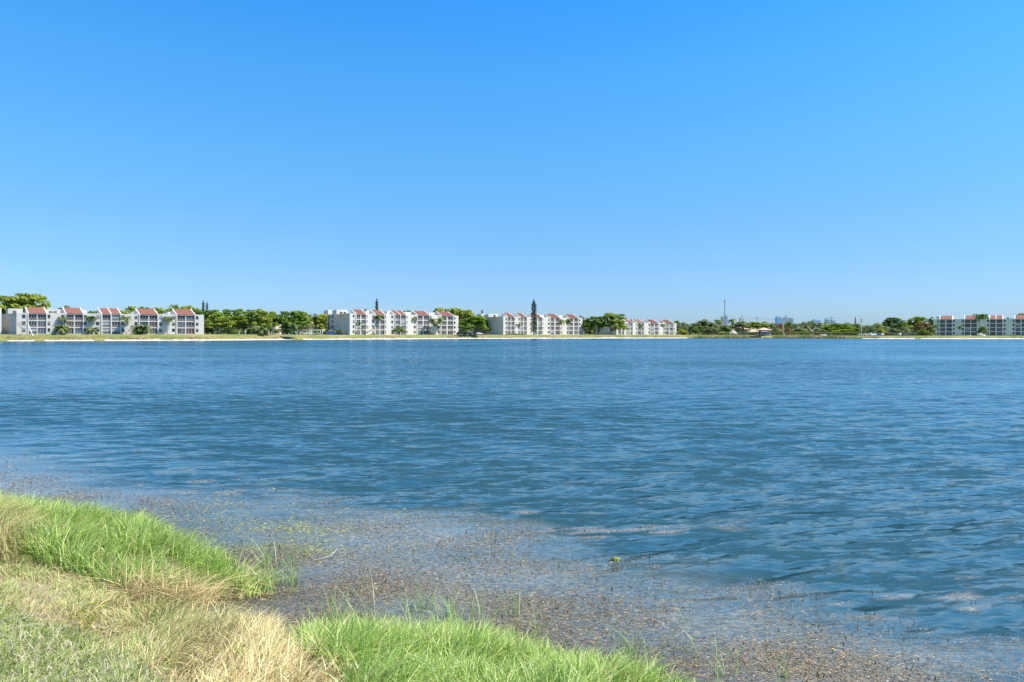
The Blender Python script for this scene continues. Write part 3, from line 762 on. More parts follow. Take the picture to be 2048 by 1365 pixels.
# ------------------------------------------------------------------ apartment blocks across the lake
FH = 2.85
def apartment(name, label, pl, dl, pr, dr, floors, z0, theta, depth, wins, bays, blocks=(), end_wins=(), end_slot=None, wall='stucco', group='apartment blocks across the lake', seed=1, skip_low=()):
    """facade runs from reading (pl, dl) to (pr, dr); roofs and end walls run back along bearing theta.
    wins: [(a, b)] window columns; bays: [([fins], [(a, b) openings])]; blocks: [(a, b, top reading, setback)]"""
    rr = random.Random(seed)
    P0 = at(pl, dl); P1 = at(pr, dr)
    U = (P1 - P0).normalized(); D = Vector((-math.sin(R(theta)), math.cos(R(theta)), 0))
    L = (P1 - P0).length; H = floors * FH
    root = tag(empty(name, (P0.x, P0.y, z0)), label, 'apartment block', group)
    T = lambda u, v, z: U * u + D * v + Vector((0, 0, z))
    def uo(px, v=0.0):
        t = tx(px); o = P0 + D * v
        return (t * o.y - o.x) / (U.x - t * U.y)
    def vo(px):
        t = tx(px); return (t * P0.y - P0.x) / (D.x - t * D.y)
    wall_m = M[wall]
    W = MB(T)
    ops = [(uo(a), uo(b), 'w') for a, b in wins]
    for fins, oo in bays: ops += [(uo(a), uo(b), 'b') for a, b in oo]
    ops.sort(); u = 0.0
    th = .4
    for a, b, k in ops:
        if a > u: W.box(u, a, 0, th, -.6, H)
        zz = -.6
        for f in range(floors):
            lo, hi = (f * FH + .95, f * FH + 2.45) if k == 'w' else (f * FH + .12, f * FH + 2.58)
            W.box(a, b, 0, th, zz, lo); zz = hi
        W.box(a, b, 0, th, zz, H)
        u = b
    if u < L: W.box(u, L, 0, th, -.6, H)
    W.box(0, th, th, depth, -.6, H); W.box(L - th, L, th, depth, -.6, H); W.box(th, L - th, depth - th, depth, -.6, H)
    W.box(th, L - th, th, depth - th, H - .35, H - .02)
    W.box(th, L - th, 2.0, 2.2, -.6, H - .35)                      # inner wall behind the porches
    # parapets between the roofs
    spans = []; u = 0.0
    for fins, oo in bays:
        spans.append((u, uo(fins[0]) - .2)); u = uo(fins[-1]) + .2
    spans.append((u, L))
    for a, b in spans:
        if b > a: W.box(a, b, .003, .3, H, H + .32)
    W.box(0, .3, .3, depth, H, H + .32); W.box(L - .3, L, .3, depth, H, H + .32)
    for f in range(1, floors):
        W.box(-.05, 0, .3, depth - .3, f * FH - .08, f * FH + .08)  # joint bands on the end wall
    RD, RH = 4.8, 2.6
    for fins, oo in bays:
        for px in fins:
            c = uo(px)
            W.prism_u(c - .2, c + .2, [(-.35, -.6), (-.35, H + .25), (RD + .2, H + RH + .4), (RD + .2, H), (-.001, H), (-.001, -.6)])
        a, b = uo(fins[0]) + .2, uo(fins[-1]) - .2
        W.box(a, b, RD - .3, RD, H, H + RH)
        W.box(a, b, -.22, -.004, H - .22, H + .02)
    W.build('wall', wall_m, root)
    for fins, oo in bays:
        for f0, f1 in zip(fins[:-1], fins[1:]):
            a, b = uo(f0) + .2, uo(f1) - .2
            m = MB(T); m.prism_u(a, b, [(-.3, H + .03), (-.3, H + .2), (RD, H + RH + .2), (RD, H + RH + .03)])
            n = int((b - a) / .45)
            for i in range(n):
                c = a + (i + .5) * (b - a) / n
                m.prism_u(c - .07, c + .07, [(-.3, H + .21), (-.3, H + .28), (RD, H + RH + .28), (RD, H + RH + .21)])
            m.build('roof', M['tile'], root)
        for a, b in [(uo(p), uo(q)) for p, q in oo]:
            for f in range(floors):
                zb, zt = f * FH + .12, f * FH + 2.58
                q = rr.random()
                mm = M['screen'] if q < .62 else M['screen_blue'] if q < .86 else M['screen_pale'] if q < .975 else M['screen_red']
                m = MB(T)
                if mm is M['screen_pale']:
                    m.box(a, b, .22, .26, zb + 1.0, zt); s = m.build('balcony', mm, root)
                    m = MB(T); m.box(a, b, .30, .33, zb, zb + 1.0); m.build('screen', M['screen'], s)
                else:
                    m.box(a, b, .22, .26, zb, zt); s = m.build('balcony', mm, root)
                m = MB(T)
                if f > 0:
                    m.box(a, b, .12, .16, zb + .0, zb + .95); m.box(a, b, .08, .18, zb + .95, zb + 1.03)
                    m.build('railing', M['rail'], s)
                m = MB(T)
                k = 3; zl = zb + (1.03 if f else 0)
                m.box(a, b, .17, .21, zt - .09, zt); m.box(a, a + .07, .17, .21, zl, zt - .09); m.box(b - .07, b, .17, .21, zl, zt - .09)
                for i in range(1, k):
                    c = a + (b - a) * i / k
                    m.box(c - .06, c + .06, .17, .21, zl, zt - .09)
                if f == 0 and rr.random() < .7:
                    c = a + (b - a) * rr.choice((.3, .72)); m.box(c - .55, c - .45, .15, .20, zb, zb + 2.1); m.box(c + .45, c + .55, .15, .20, zb, zb + 2.1); m.box(c - .45, c + .45, .15, .2, zb + .9, zb + 1.0); m.box(c - .45, c + .45, .15, .2, zb + 2.0, zb + 2.1)
                m.build('frame', M['bar'], s)
    for a, b in [(uo(p), uo(q)) for p, q in wins]:
        for f in range(floors):
            if rr.random() < .03: continue
            zb, zt = f * FH + .95, f * FH + 2.45
            m = MB(T); m.box(a, b, .14, .2, zb, zt); s = m.build('window', M['glass'], root)
            if rr.random() < .5:
                k = rr.uniform(.3, .75); m = MB(T); m.box(a + .05, b - .05, .11, .138, zt - (zt - zb) * k, zt); m.build('blind', M['blind'], s)
            m = MB(T); m.box(a - .08, b + .08, -.08, -.002, zb - .12, zb - .003); m.build('sill', M['trim'], s)
    for a, b in end_wins:
        v0, v1 = sorted((vo(a), vo(b)))
        for f in range(floors):
            zb, zt = f * FH + .95, f * FH + 2.5
            m = MB(T); m.box(-.03, .1, v0, v1, zb, zt); s = m.build('window', M['glass'], root)
            m = MB(T); m.box(-.1, -.002, v0 - .15, v1 + .15, zb - .2, zb - .004); m.box(-.1, -.002, v0 - .15, v1 + .15, zt + .004, zt + .2); m.build('window_frame', M['trim'], s)
    if end_slot:
        v0, v1 = sorted((vo(end_slot[0]), vo(end_slot[1])))
        for f in range(floors):
            m = MB(T); m.box(-.02, .1, v0, v1, f * FH + .1, f * FH + 2.4); m.build('stair_opening', M['glass'], root)
    for i, (a, b, top, v) in enumerate(blocks):
        u0, u1 = uo(a, v), uo(b, v)
        o = P0 + D * v + U * (u0 + u1) / 2
        zt = zof(top, o.y) - z0
        m = MB(T); m.prism_u(u0, u1, [(v, H), (v, zt), (v + .4, zt), (v + 4.5, zt - .6), (v + 4.5, H)])
        m.build('penthouse', wall_m, root)
        if (u1 - u0) > 4:
            m = MB(T)
            for k in range(rr.choice((1, 2))):
                c = u0 + (u1 - u0) * rr.uniform(.2, .8); m.box(c - .6, c + .5, v - 2.6, v - 1.6, H, H + 1.15)
                m.box(c - .45, c + .35, v - 2.45, v - 1.75, H + 1.15, H + 1.25)
            m.build('air_conditioner', M['ac'], root)
    return root

apartment('apartment_block', 'white three-storey block with five red roofs behind a bare dead tree', 33, 283, 408, 312, 3, 2.95, 46, 32,
          [(44, 51), (95, 100.5), (122.5, 128), (168, 173), (191.5, 199), (243, 249), (269, 275), (318, 324.5), (344, 350), (391.5, 397)],
          [([56, 93], [(57.5, 73.5), (75.5, 92)]), ([131.5, 166.5], [(133, 147.5), (150, 165)]), ([203, 222, 241.5], [(205, 220.5), (224, 240)]), ([278.5, 315.5], [(280, 296.5), (298.5, 314.5)]), ([353, 390], [(355, 370.5), (372.5, 388.5)])],
          [(16, 46, 617.5, 5), (91, 127, 619, 5), (163, 173, 620, 5), (265, 277, 623.5, 5), (336, 352, 624, 5)], seed=2)
apartment('apartment_block', 'white four-storey block with a long shaded end wall beside a blue car', 699.6, 373, 917, 420, 4, 2.45, 44, 25,
          [(705.5, 709), (732.8, 735), (744.5, 747.5), (769.6, 772), (782.5, 786.3), (812.3, 815), (827.5, 831.5), (859.8, 863), (875.5, 880), (907.5, 911)],
          [([711.8, 731.8], [(713, 720.5), (722.6, 730.6)]), ([750.3, 769], [(751.5, 759), (760.7, 768)]), ([789.3, 800.6, 811.8], [(790.4, 799.5), (801.7, 810.6)]), ([834.4, 859], [(835.5, 845.3), (847.5, 857.8)]), ([882.2, 906.2], [(883.4, 893.2), (895.4, 905)])],
          [(656, 664, 620, 13), (673, 695, 620, 6), (732, 744, 622, 5), (774, 783, 622.5, 4), (811, 830, 624.5, 5), (859, 878, 625.5, 5)], end_wins=[(662.5, 667.8)], end_slot=(656.4, 659.3), seed=3)
apartment('apartment_block', 'white four-storey block with a tall dark conifer standing against it', 1006.6, 437, 1165, 480, 4, 2.43, 46, 26,
          [(1011, 1013.5), (1029.3, 1031), (1037, 1039), (1061, 1063), (1084.3, 1086.4), (1096, 1099), (1120.5, 1122.5), (1133.5, 1136.5), (1158, 1161)],
          [([1014.8, 1028.6], [(1016, 1021.3), (1022.7, 1027.7)]), ([1040.4, 1053.4], [(1041.6, 1046.2), (1047.6, 1052.3)]), ([1066.8, 1083.7], [(1068, 1074.3), (1076.5, 1082.8)]), ([1100.5, 1119.6], [(1101.8, 1108.7), (1111, 1118.5)]), ([1137.6, 1156.4], [(1138.8, 1146), (1148.3, 1155.3)])],
          [(977, 996, 628.6, 6), (962, 970, 628, 16), (1030, 1036, 629, 4), (1080, 1098, 630.5, 5), (1118, 1135, 631.5, 5)], end_wins=[(967, 973)], end_slot=(961.5, 963.5), seed=4)
apartment('apartment_block', 'small far three-storey block half hidden by two spreading trees', 1233, 488, 1353, 522, 3, 2.3, 42, 22,
          [(1236, 1237.8), (1252.5, 1254.5), (1271.3, 1273.2), (1297, 1299.5), (1317, 1318.8), (1327.3, 1329.8), (1346.8, 1349)],
          [([1238, 1248], [(1239, 1242.4), (1243.8, 1247.2)]), ([1256, 1265], [(1257, 1259.8), (1261, 1264)]), ([1274.6, 1281.7, 1288], [(1275.7, 1281), (1282.4, 1286.7)]), ([1300.5, 1316.2], [(1301.7, 1307.7), (1309.3, 1315)]), ([1330.8, 1346.4], [(1331.9, 1337.6), (1339, 1345.3)])],
          [(1249, 1256, 641, 4), (1288, 1299, 643.5, 5), (1317, 1329, 643.5, 5)], seed=5)
apartment('apartment_block', 'grey shaded four-storey block with dark porches beside a straw parasol', 1867, 488, 2076, 466, 4, 1.7, -37, 20,
          [(1874, 1878.3), (1905.7, 1909.5), (1923.3, 1928), (1974, 1978), (2007, 2011.3), (2025, 2029), (2056.5, 2060)],
          [([1879.2, 1904.6], [(1880.3, 1890.2), (1892.6, 1903.5)]), ([1928.9, 1954.4], [(1929.9, 1940.5), (1942.3, 1953.2)]), ([1979.2, 1991.8, 2005.4], [(1980.2, 1990.6), (1993.2, 2004)]), ([2029.8, 2055], [(2030.9, 2041), (2043, 2053.5)])],
          [(1871, 1879, 635.5, 4), (1905, 1917, 637, 5), (2007, 2029, 637.5, 5)], wall='stucco_grey', seed=6)
apartment('apartment_block', 'sliver of a white three-storey block cut off at the picture edge', -130, 280, 3.2, 292, 3, 2.95, 44, 12,
          [(-118, -110), (-60, -54), (-10, -4)], [([-104, -68], [(-102, -87), (-85, -70)]), ([-50, -16], [(-48, -34), (-32, -18)])], [(-16, 3, 617, 5)], seed=7)

# ------------------------------------------------------------------ lesser buildings
def hip(mb, x0, x1, y0, y1, z0, z1, inset=None, over=.5):
    x0 -= over; x1 += over; y0 -= over; y1 += over
    i = inset if inset is not None else (y1 - y0) / 2
    i = min(i, (x1 - x0) / 2 - .05); ym = (y0 + y1) / 2
    mb.add([(x0, y0, z0), (x1, y0, z0), (x1, y1, z0), (x0, y1, z0), (x0 + i, ym, z1), (x1 - i, ym, z1)],
           [(0, 1, 5, 4), (1, 2, 5), (2, 3, 4, 5), (3, 0, 4), (3, 2, 1, 0)])

def house(name, label, px0, px1, d, eave, ridge, wall, roof, openings=(), cat='house', dep=9.0, chim=()):
    c = (px0 + px1) / 2; z0 = ground_z(c, d); w = (px1 - px0) * d / F
    root = tag(empty(name, at(c, d, z0)), label, cat)
    ze = zof(eave, d) - z0; zr = zof(ridge, d) - z0
    m = MB(); m.box(-w / 2, w / 2, 0, dep, -.5, ze); m.build('wall', M[wall], root)
    m = MB(); hip(m, -w / 2, w / 2, 0, dep, ze + .01, zr); rf = m.build('roof', M[roof], root)
    for a, b, t, bt, arch in openings:
        x0, x1 = (a - c) * d / F, (b - c) * d / F; z1, z2 = zof(bt, d) - z0, zof(t, d) - z0
        m = MB(); m.box(x0, x1, -.06, .1, z1, z2)
        if arch:
            n = 8; r_ = (x1 - x0) / 2; vs = [((x0 + x1) / 2 + r_ * math.cos(math.pi * k / n), -.06, z2 + .002 + r_ * math.sin(math.pi * k / n)) for k in range(n + 1)]
            m.add(vs, [tuple(range(n + 1))[::-1]])
        m.build('window', M['glass'], root)
    for px, t in chim:
        x = (px - c) * d / F; m = MB(); m.box(x - .5, x + .5, dep * .4, dep * .4 + .9, ze, zof(t, d) - z0); m.box(x - .62, x + .62, dep * .4 - .12, dep * .4 + 1.02, zof(t, d) - z0, zof(t, d) - z0 + .2); m.build('chimney', M['stucco_cream'], rf)
    return root
house('stucco_house', 'pink stucco house with dark arched openings behind a thatched hut', 1472, 1499, 500, 658.5, 654.5, 'stucco_pink', 'tile_tan', [(1485.3, 1488.3, 661, 664, True), (1489.8, 1492.6, 661, 664, True), (1476, 1478, 661, 663.5, False)])
house('tiled_house', 'low house with tan tiled roofs and two chimneys beside a lattice pavilion', 1499, 1522, 505, 664, 658.5, 'stucco_cream', 'tile_tan', [(1503, 1505.5, 665.2, 668, False), (1512, 1515, 665.2, 668, False)], chim=((1506, 656.5), (1514.5, 657.5)))
house('salmon_house', 'salmon house wall showing between tree crowns over the parked cars', 538, 552, 392, 647, 642, 'stucco_pink', 'tile_tan', [(541.5, 544, 651, 654, False), (541.5, 544, 658, 661, False), (547.5, 549.5, 651, 654, False)])
house('salmon_house', 'greyish house wall behind an olive tree and a pale palm', 603, 627, 392, 647.5, 642, 'stucco_pink', 'tile_tan', [(606, 608.5, 650, 653, False), (621, 624, 650, 653, False)])

def carport(px0, px1, d, py, label):
    c = (px0 + px1) / 2; z0 = ground_z(c, d); w = (px1 - px0) * d / F; z = zof(py, d) - z0
    root = tag(empty('carport', at(c, d, z0)), label, 'carport', 'white carports behind the parked cars')
    m = MB(); m.box(-w / 2, w / 2, 0, 5.5, z - .45, z); m.build('roof', M['trim'], root)
    n = max(2, int(w / 6))
    for i in range(n + 1):
        x = -w / 2 + .2 + (w - .4) * i / n
        m = MB(); m.box(x - .09, x + .09, .2, .38, 0, z - .452); m.build('post', M['trim'], root)
carport(492, 545, 366, 659.5, 'long white carport roof over the two dark cars under the trees')
carport(600, 646, 372, 659.5, 'white carport roof behind the white cars near the shaded end wall')

def tiki(px, d, w_px, eave, apex, label, sides=8):
    z0 = ground_z(px, d); root = tag(empty('thatched_hut', at(px, d, z0)), label, 'hut', 'thatched huts by the lake')
    r = w_px * d / F / 2; ze = zof(eave, d) - z0; za = zof(apex, d) - z0
    m = MB(); rings = [(r, ze - .35), (r * .98, ze), (r * .55, ze + (za - ze) * .55), (r * .12, za - .1), (.02, za + .15)]
    vs = []; fs = []; n = 14
    for rad, z in rings:
        for k in range(n): vs.append((rad * math.cos(6.283 * k / n) * (1 + .03 * (-1) ** k), rad * math.sin(6.283 * k / n) * (1 + .03 * (-1) ** k), z))
    for i in range(len(rings) - 1):
        for k in range(n): fs.append((i * n + k, i * n + (k + 1) % n, (i + 1) * n + (k + 1) % n, (i + 1) * n + k))
    m.add(vs, fs); m.build('roof', M['thatch'], root)
    for k in range(4):
        a = .785 + k * 1.571; m = MB(); m.tube([(math.cos(a) * r * .75, math.sin(a) * r * .75, -.3), (math.cos(a) * r * .75, math.sin(a) * r * .75, ze)], [.12, .1], 7); m.build('post', M['wood'], root)
tiki(1466, 470, 18, 667.2, 660.2, 'wide thatched hut standing before the pink stucco house')
tiki(1517, 466, 9, 667.5, 662.2, 'small pale thatched hut beside the lattice pavilion')
tiki(1961, 430, 12, 670.5, 666.2, 'straw parasol on the lawn in front of the grey shaded block')

def pavilion():
    d = 458; c = 1531; z0 = .9; w = 22 * d / F; k = F / d
    root = tag(empty('lake_pavilion', at(c, d, z0)), 'two-level timber boathouse with lattice walls and a tan hip roof over the water', 'boathouse')
    z = lambda py: zof(py, d) - z0
    for ix in range(4):
        for iy in (0, 6):
            m = MB(); x = -w / 2 + w * ix / 3; m.box(x - .14, x + .14, iy - .14, iy + .14, -2.4, z(660.5)); m.build('post', M['wood'], root)
    m = MB(); m.box(-w / 2 - .4, w / 2 + .4, -.6, 6.6, z(671.5), z(670.6)); m.build('deck', M['wood'], root)
    m = MB()
    for i in range(13):
        x = -w / 2 + .3 + (w - .6) * i / 12; m.box(x - .16, x + .16, -.2, -.15, z(670.5), z(663.4))
    for j in range(5):
        zz = z(670) + (z(663.6) - z(670)) * j / 4; m.box(-w / 2 + .15, w / 2 - .15, -.149, -.1, zz - .1, zz + .1)
    m.build('lattice_wall', M['lattice'], root)
    m = MB(); m.box(-w / 2 + .2, w / 2 - .2, 2.8, 3, z(670.5), z(660.6)); m.build('inner_wall', M['wood'], root)
    m = MB(); hip(m, -w / 2, w / 2, -.3, 6.3, z(660.4), z(655.6), over=.7); m.build('roof', M['tile_tan'], root)
    m = MB(); hip(m, -w / 2 + .6, w / 2 - 2.5, -1.2, 1.4, z(663.4), z(661.2), over=.5); m.build('porch_roof', M['lattice'], root)
    # dock beside it
    root = tag(empty('timber_dock', at(1510, 455, 0)), 'dark timber dock on piles running out beside the boathouse', 'dock')
    w = 20 * 455 / F
    m = MB(); m.box(-w / 2, w / 2 + .5, -2, 3.2, 1.25, 1.5); m.build('deck', M['wood'], root)
    for ix in range(6):
        for iy in (-1.8, 2.9):
            m = MB(); x = -w / 2 + .2 + (w - .2) * ix / 5; m.tube([(x, iy, -1.2), (x, iy, 2.2 if iy < 0 else 1.3)], [.15, .13], 7); m.build('pile', M['wood'], root)
    m = MB(); m.box(-w / 2, w / 2, -1.85, -1.75, 2.0, 2.12); m.build('railing', M['wood'], root)
pavilion()

def boat(px, d, lng, label, m1, z=None, yaw=0.2, n='rowing_boat', up=False):
    z = ground_z(px, d) if z is None else z
    root = tag(empty(n, at(px, d, z), yaw), label, 'boat')
    m = MB(); secs = []
    for i in range(9):
        t = i / 8; w = .62 * math.sin(math.pi * (.12 + .80 * t)) ** .8; h = .5 + .18 * abs(t - .45)
        secs.append([(-lng / 2 + lng * t, -w, h), (-lng / 2 + lng * t, -w * .65, .1), (-lng / 2 + lng * t, 0, 0), (-lng / 2 + lng * t, w * .65, .1), (-lng / 2 + lng * t, w, h)])
    vs = [(x, y, (.62 - zz) if up else zz) for s in secs for x, y, zz in s]
    fs = [(i * 5 + k, (i + 1) * 5 + k, (i + 1) * 5 + k + 1, i * 5 + k + 1) for i in range(8) for k in range(4)] + [(0, 1, 2, 3, 4), (44, 43, 42, 41, 40)]
    m.add(vs, fs); m.build('hull', m1, root)
    m = MB()
    if up: m.box(-lng * .4, lng * .4, -.05, .05, .62, .68); m.build('keel', M['wood'], root)
    else:
        for t in (-.2, .2): m.box(lng * t - .12, lng * t + .12, -.5, .5, .38, .42)
        m.build('bench', M['wood'], root)
M['boat_white'] = pmat('white_boat_paint', (.80, .79, .74), (.68, .67, .62), 2.0, .5)
M['boat_yellow'] = pmat('pale_yellow_hull', (.72, .66, .36), (.62, .56, .3), 2.0, .5)
boat(1934, 420, 4.8, 'white rowing boat drawn up on the lawn before the grey shaded block', M['boat_white'])
boat(2029, 405, 5.2, 'pale yellow boat lying on the beach near the picture edge', M['boat_yellow'], yaw=-.1)
boat(1964, 436, 4.4, 'white upturned dinghy beside the straw parasol', M['boat_white'], yaw=.1, up=True)
boat(1647, 452, 4.2, 'white upturned dinghy lying in the reeds before the clipped hedge', M['boat_white'], yaw=0, up=True)
boat(1535, 449, 5.4, 'white motor boat moored under the lattice boathouse', M['boat_white'], z=-.12)

# far towers; distance haze is put into their lightened wall and glass colours
def tower(px0, px1, d, top, label, body, glass, shape='flat', floors=14):
    c = (px0 + px1) / 2; w = (px1 - px0) * d / F; h = zof(top, d) - 2.5; dep = w * .8
    root = tag(empty('tower_block', at(c, d, 2.5)), label, 'tower block', 'far towers above the trees')
    m = MB(); m.box(-w / 2, w / 2, 0, dep, -1, h)
    m.build('wall', body, root)
    m = MB(); fhh = h / floors
    for f in range(floors): m.box(-w / 2 + w * .06, w / 2 - w * .06, -.5, -.02, f * fhh + fhh * .3, f * fhh + fhh * .85)
    for f in range(floors): m.box(-w / 2 - .5, -w / 2 - .02, dep * .06, dep * .94, f * fhh + fhh * .3, f * fhh + fhh * .85)
    m.build('glazing', glass, root)
    if shape == 'step':
        m = MB(); m.box(-w * .05, w * .5, dep * .1, dep * .9, h, h * 1.13); m.build('upper_block', body, root)
    elif shape == 'dome':
        m = MB(); n = 10; prof = [(w * .48, h), (w * .40, h + w * .16), (w * .22, h + w * .27), (.3, h + w * .32)]
        vs = [(r_ * math.cos(6.283 * k / n), dep / 2 + r_ * .8 * math.sin(6.283 * k / n), z) for r_, z in prof for k in range(n)]
        m.add(vs, [(i * n + k, i * n + (k + 1) % n, (i + 1) * n + (k + 1) % n, (i + 1) * n + k) for i in range(3) for k in range(n)]); m.build('roof', M['steel'], root)
    else:
        m = MB(); m.box(-w * .3, w * .25, dep * .2, dep * .7, h, h + 3.5); m.build('plant_room', body, root)
pw = pmat('hazed_concrete_tower', (.62, .64, .68), (.56, .58, .62), .05, .8)
pg = pmat('hazed_blue_grey_tower', (.42, .50, .62), (.38, .46, .58), .05, .7)
gb = pmat('hazed_blue_glass', (.26, .43, .66), (.32, .50, .74), .08, .25, spec=.6)
gg = pmat('hazed_grey_glass', (.34, .40, .48), (.40, .46, .53), .08, .3)
gt = pmat('hazed_teal_glass', (.22, .44, .55), (.26, .5, .6), .08, .25)
tower(1443.6, 1449, 1500, 633.5, 'pale narrow tower behind the tall radio mast', pw, gg)
tower(1450.4, 1455.4, 1540, 633, 'slate grey narrow tower beside the pale one behind the mast', pg, gg)
tower(1480.5, 1489, 1500, 636, 'white tower with stepped top above the round tree by the pink house', pw, pw, 'step', 10)
tower(1552.8, 1561.8, 2300, 634.6, 'bright blue glass tower rising over the red tree', gb, gb)
tower(1562.2, 1567.2, 2340, 636.5, 'white slab tower joined to the blue glass tower', pw, gg)
tower(1568.3, 1578.4, 2400, 635, 'pale grey stepped tower between blue glass and slate towers', pw, gg, 'step')
tower(1580.6, 1587.2, 2450, 637, 'slate tower with pale sides standing apart from the stepped one', pg, gg)
tower(1627, 1641.5, 2500, 640.6, 'wide low blue grey tower behind feathery trees', pg, gb, 'flat', 9)
tower(1651.2, 1657.2, 2500, 639.4, 'teal glass tower beside the crane', gt, gt)
tower(1657.6, 1661.2, 2520, 641, 'thin pinkish slab tower under the crane', pmat('pink_concrete', (.6, .5, .5), None), gg)
tower(1664, 1672, 2540, 641, 'grey tower with a domed roof beside the crane', pw, gg, 'dome')

def crane():
    d = 2480; x = 1662.3; h = zof(633, d) - 2.5
    root = tag(empty('tower_crane', at(x, d, 2.5)), 'thin tower crane with a level jib between the teal and domed towers', 'crane')
    m = MB(); m.box(-.9, .9, -.9, .9, 0, h); m.build('mast', M['steel'], root)
    m = MB(); m.box(-26, 13, -.6, .6, h * .88, h * .88 + 1.2); m.build('jib', M['steel'], root)
    m = MB(); m.box(9, 13, -.9, .9, h * .88 - 2.5, h * .88 - .01); m.build('counterweight', M['steel'], root)
crane()
# ------------------------------------------------------------------ trees: templates of unit height and width, copied with their own proportions
def np_leaves(C, size, nrm_bias, r, flat=.75):
    """leaf-clump faces: C (n,3), size (n,), facing nrm_bias (n,3) with scatter; bent pairs of faces"""
    n = len(C)
    N = nrm_bias + r.normal(0, .55, (n, 3)); N /= np.linalg.norm(N, axis=1)[:, None] + 1e-9
    A = np.cross(N, r.normal(0, 1, (n, 3))); A /= np.linalg.norm(A, axis=1)[:, None] + 1e-9
    B = np.cross(N, A)
    s = size[:, None]
    k = r.uniform(.55, 1.0, (n, 1))
    V = np.stack([C - A * s - B * s * k * .35, C - A * s * .2 - B * s * k, C + A * s - B * s * k * .2, C + A * s * .35 + B * s * k], 1)
    V += r.normal(0, .12, V.shape) * s[:, None]
    return V.reshape(-1, 3)

def leaf_mesh(name, V, tone, m):
    n = len(V) // 4
    return np_mesh(name, V, np.arange(n * 4).reshape(n, 4), m, attrs={'tone': np.repeat(tone, 4)})

def clumps_to_leaves(cl, per, size, seed):
    """cl: list of (x,y,z,rx,rz): leaves over each clump's shell"""
    r = np.random.default_rng(seed); Cs = []; Ns = []; Ts = []
    for x, y, z, rx, rz in cl:
        v = r.normal(0, 1, (per, 3)); v /= np.linalg.norm(v, axis=1)[:, None]
        v[:, 2] = np.where(v[:, 2] < -.25, -v[:, 2], v[:, 2])
        q = r.uniform(.55, 1.05, (per, 1))
        C = np.array([x, y, z]) + v * q * np.array([rx, rx, rz])
        Cs.append(C); Ns.append(v * [.7, .7, 1] + [0, 0, .45]); Ts.append(np.clip(r.normal(.5, .28, per) + r.normal(0, .15), 0, 1))
    C = np.vstack(Cs); N = np.vstack(Ns); T = np.concatenate(Ts)
    return np_leaves(C, size * r.uniform(.6, 1.35, len(C)), N, r), T

TPL = {}
def tpl_broad(key, seed, z0=.30, nclump=46, spread=.5, tall=1.0, per=64, lsize=.030, crx=(.075, .135), lean=0):
    r = random.Random(seed); cl = []
    for i in range(nclump):
        a = r.uniform(0, 6.283); q = math.sqrt(r.random()); rad = q * spread * (1 + .16 * math.sin(a * 3 + seed))
        top = z0 + (1 - z0) * math.sqrt(max(0, 1 - (q * .97) ** 3.0))
        t = r.random() ** .5
        z = z0 + (top - z0) * (.18 + .82 * t) - .05
        rx = r.uniform(*crx)
        cl.append((math.cos(a) * max(0, rad - rx * .5), math.sin(a) * max(0, rad - rx * .5), min(z, 1 - rx * .4), rx, rx * r.uniform(.45, .8)))
    V, T = clumps_to_leaves(cl, per, lsize, seed)
    crown = leaf_mesh('crown_' + key, V, T, M['leaf'])
    b = MB(); r2 = random.Random(seed + 1)
    fork = z0 * r2.uniform(.55, .95)
    b.tube([(0, 0, -.05), (.01, 0, fork * .5), (0.0, .01, fork)], [.030, .023, .020], 8)
    for c in r2.sample(cl, min(9, len(cl))):
        p = Vector(c[:3]); mid = Vector((p.x * .45, p.y * .45, fork + (p.z - fork) * .6))
        b.tube([(0, 0, fork * .97), mid, p], [.015, .009, .004], 5)
    TPL[key] = (crown, b.mesh('trunk_' + key, M['trunk'], True))

for i in range(4): tpl_broad('spread%d' % i, 10 + i * 7, .20, 72, .5, crx=(.07, .13), per=60)                                   # wide, layered
for i in range(3): tpl_broad('round%d' % i, 60 + i * 5, .08, 66, .46, crx=(.08, .14))                   # denser, rounder
for i in range(2): tpl_broad('loose%d' % i, 90 + i * 3, .14, 46, .46, per=46, lsize=.026, crx=(.06, .13))   # open, feathery
tpl_broad('low0', 120, .06, 40, .5, per=60, lsize=.036, crx=(.10, .18))                                 # shrub down to the ground
tpl_broad('low1', 127, .04, 40, .48, per=60, lsize=.036, crx=(.10, .18))

def tpl_pine(key, seed, col=.5, tiers=15):
    r = np.random.default_rng(seed); rr = random.Random(seed); Cs = []; Ns = []; b = MB()
    b.tube([(0, 0, -.03), (0, 0, .5), (0, 0, .99)], [.022, .014, .003], 7)
    for i in range(tiers):
        z = .10 + .88 * i / (tiers - 1); q = 1 - (i / (tiers - 1))
        rad = .5 * (.16 + .84 * q ** col) * rr.uniform(.75, 1.08)
        if i == tiers - 1: rad = .03
        nb = 6
        for k in range(nb):
            a = 6.283 * (k + rr.random() * .5) / nb + i; l = rad * rr.uniform(.75, 1.1)
            tip = Vector((math.cos(a) * l, math.sin(a) * l, z + .015))
            b.tube([(0, 0, z), (tip.x * .6, tip.y * .6, z - .004), tip], [.005, .004, .002], 4, False)
            m_ = 34
            t = r.uniform(.18, 1.0, m_)
            P = np.stack([tip.x * t, tip.y * t, z + .022 * t + r.uniform(-.012, .026, m_)], 1) + r.normal(0, .03, (m_, 3)) * [1, 1, .3]
            Cs.append(P); Ns.append(np.tile([0, 0, 1.], (m_, 1)))
    C = np.vstack(Cs); N = np.vstack(Ns)
    V = np_leaves(C, .024 * r.uniform(.6, 1.3, len(C)), N, r)
    # keep width and height in the same unit: faces are flat sprays
    TPL[key] = (leaf_mesh('crown_' + key, V, np.clip(r.normal(.5, .3, len(C)), 0, 1), M['leaf_pine']), b.mesh('trunk_' + key, M['trunk'], True))
tpl_pine('pine0', 3, .55, 14); tpl_pine('pine1', 8, .32, 17)

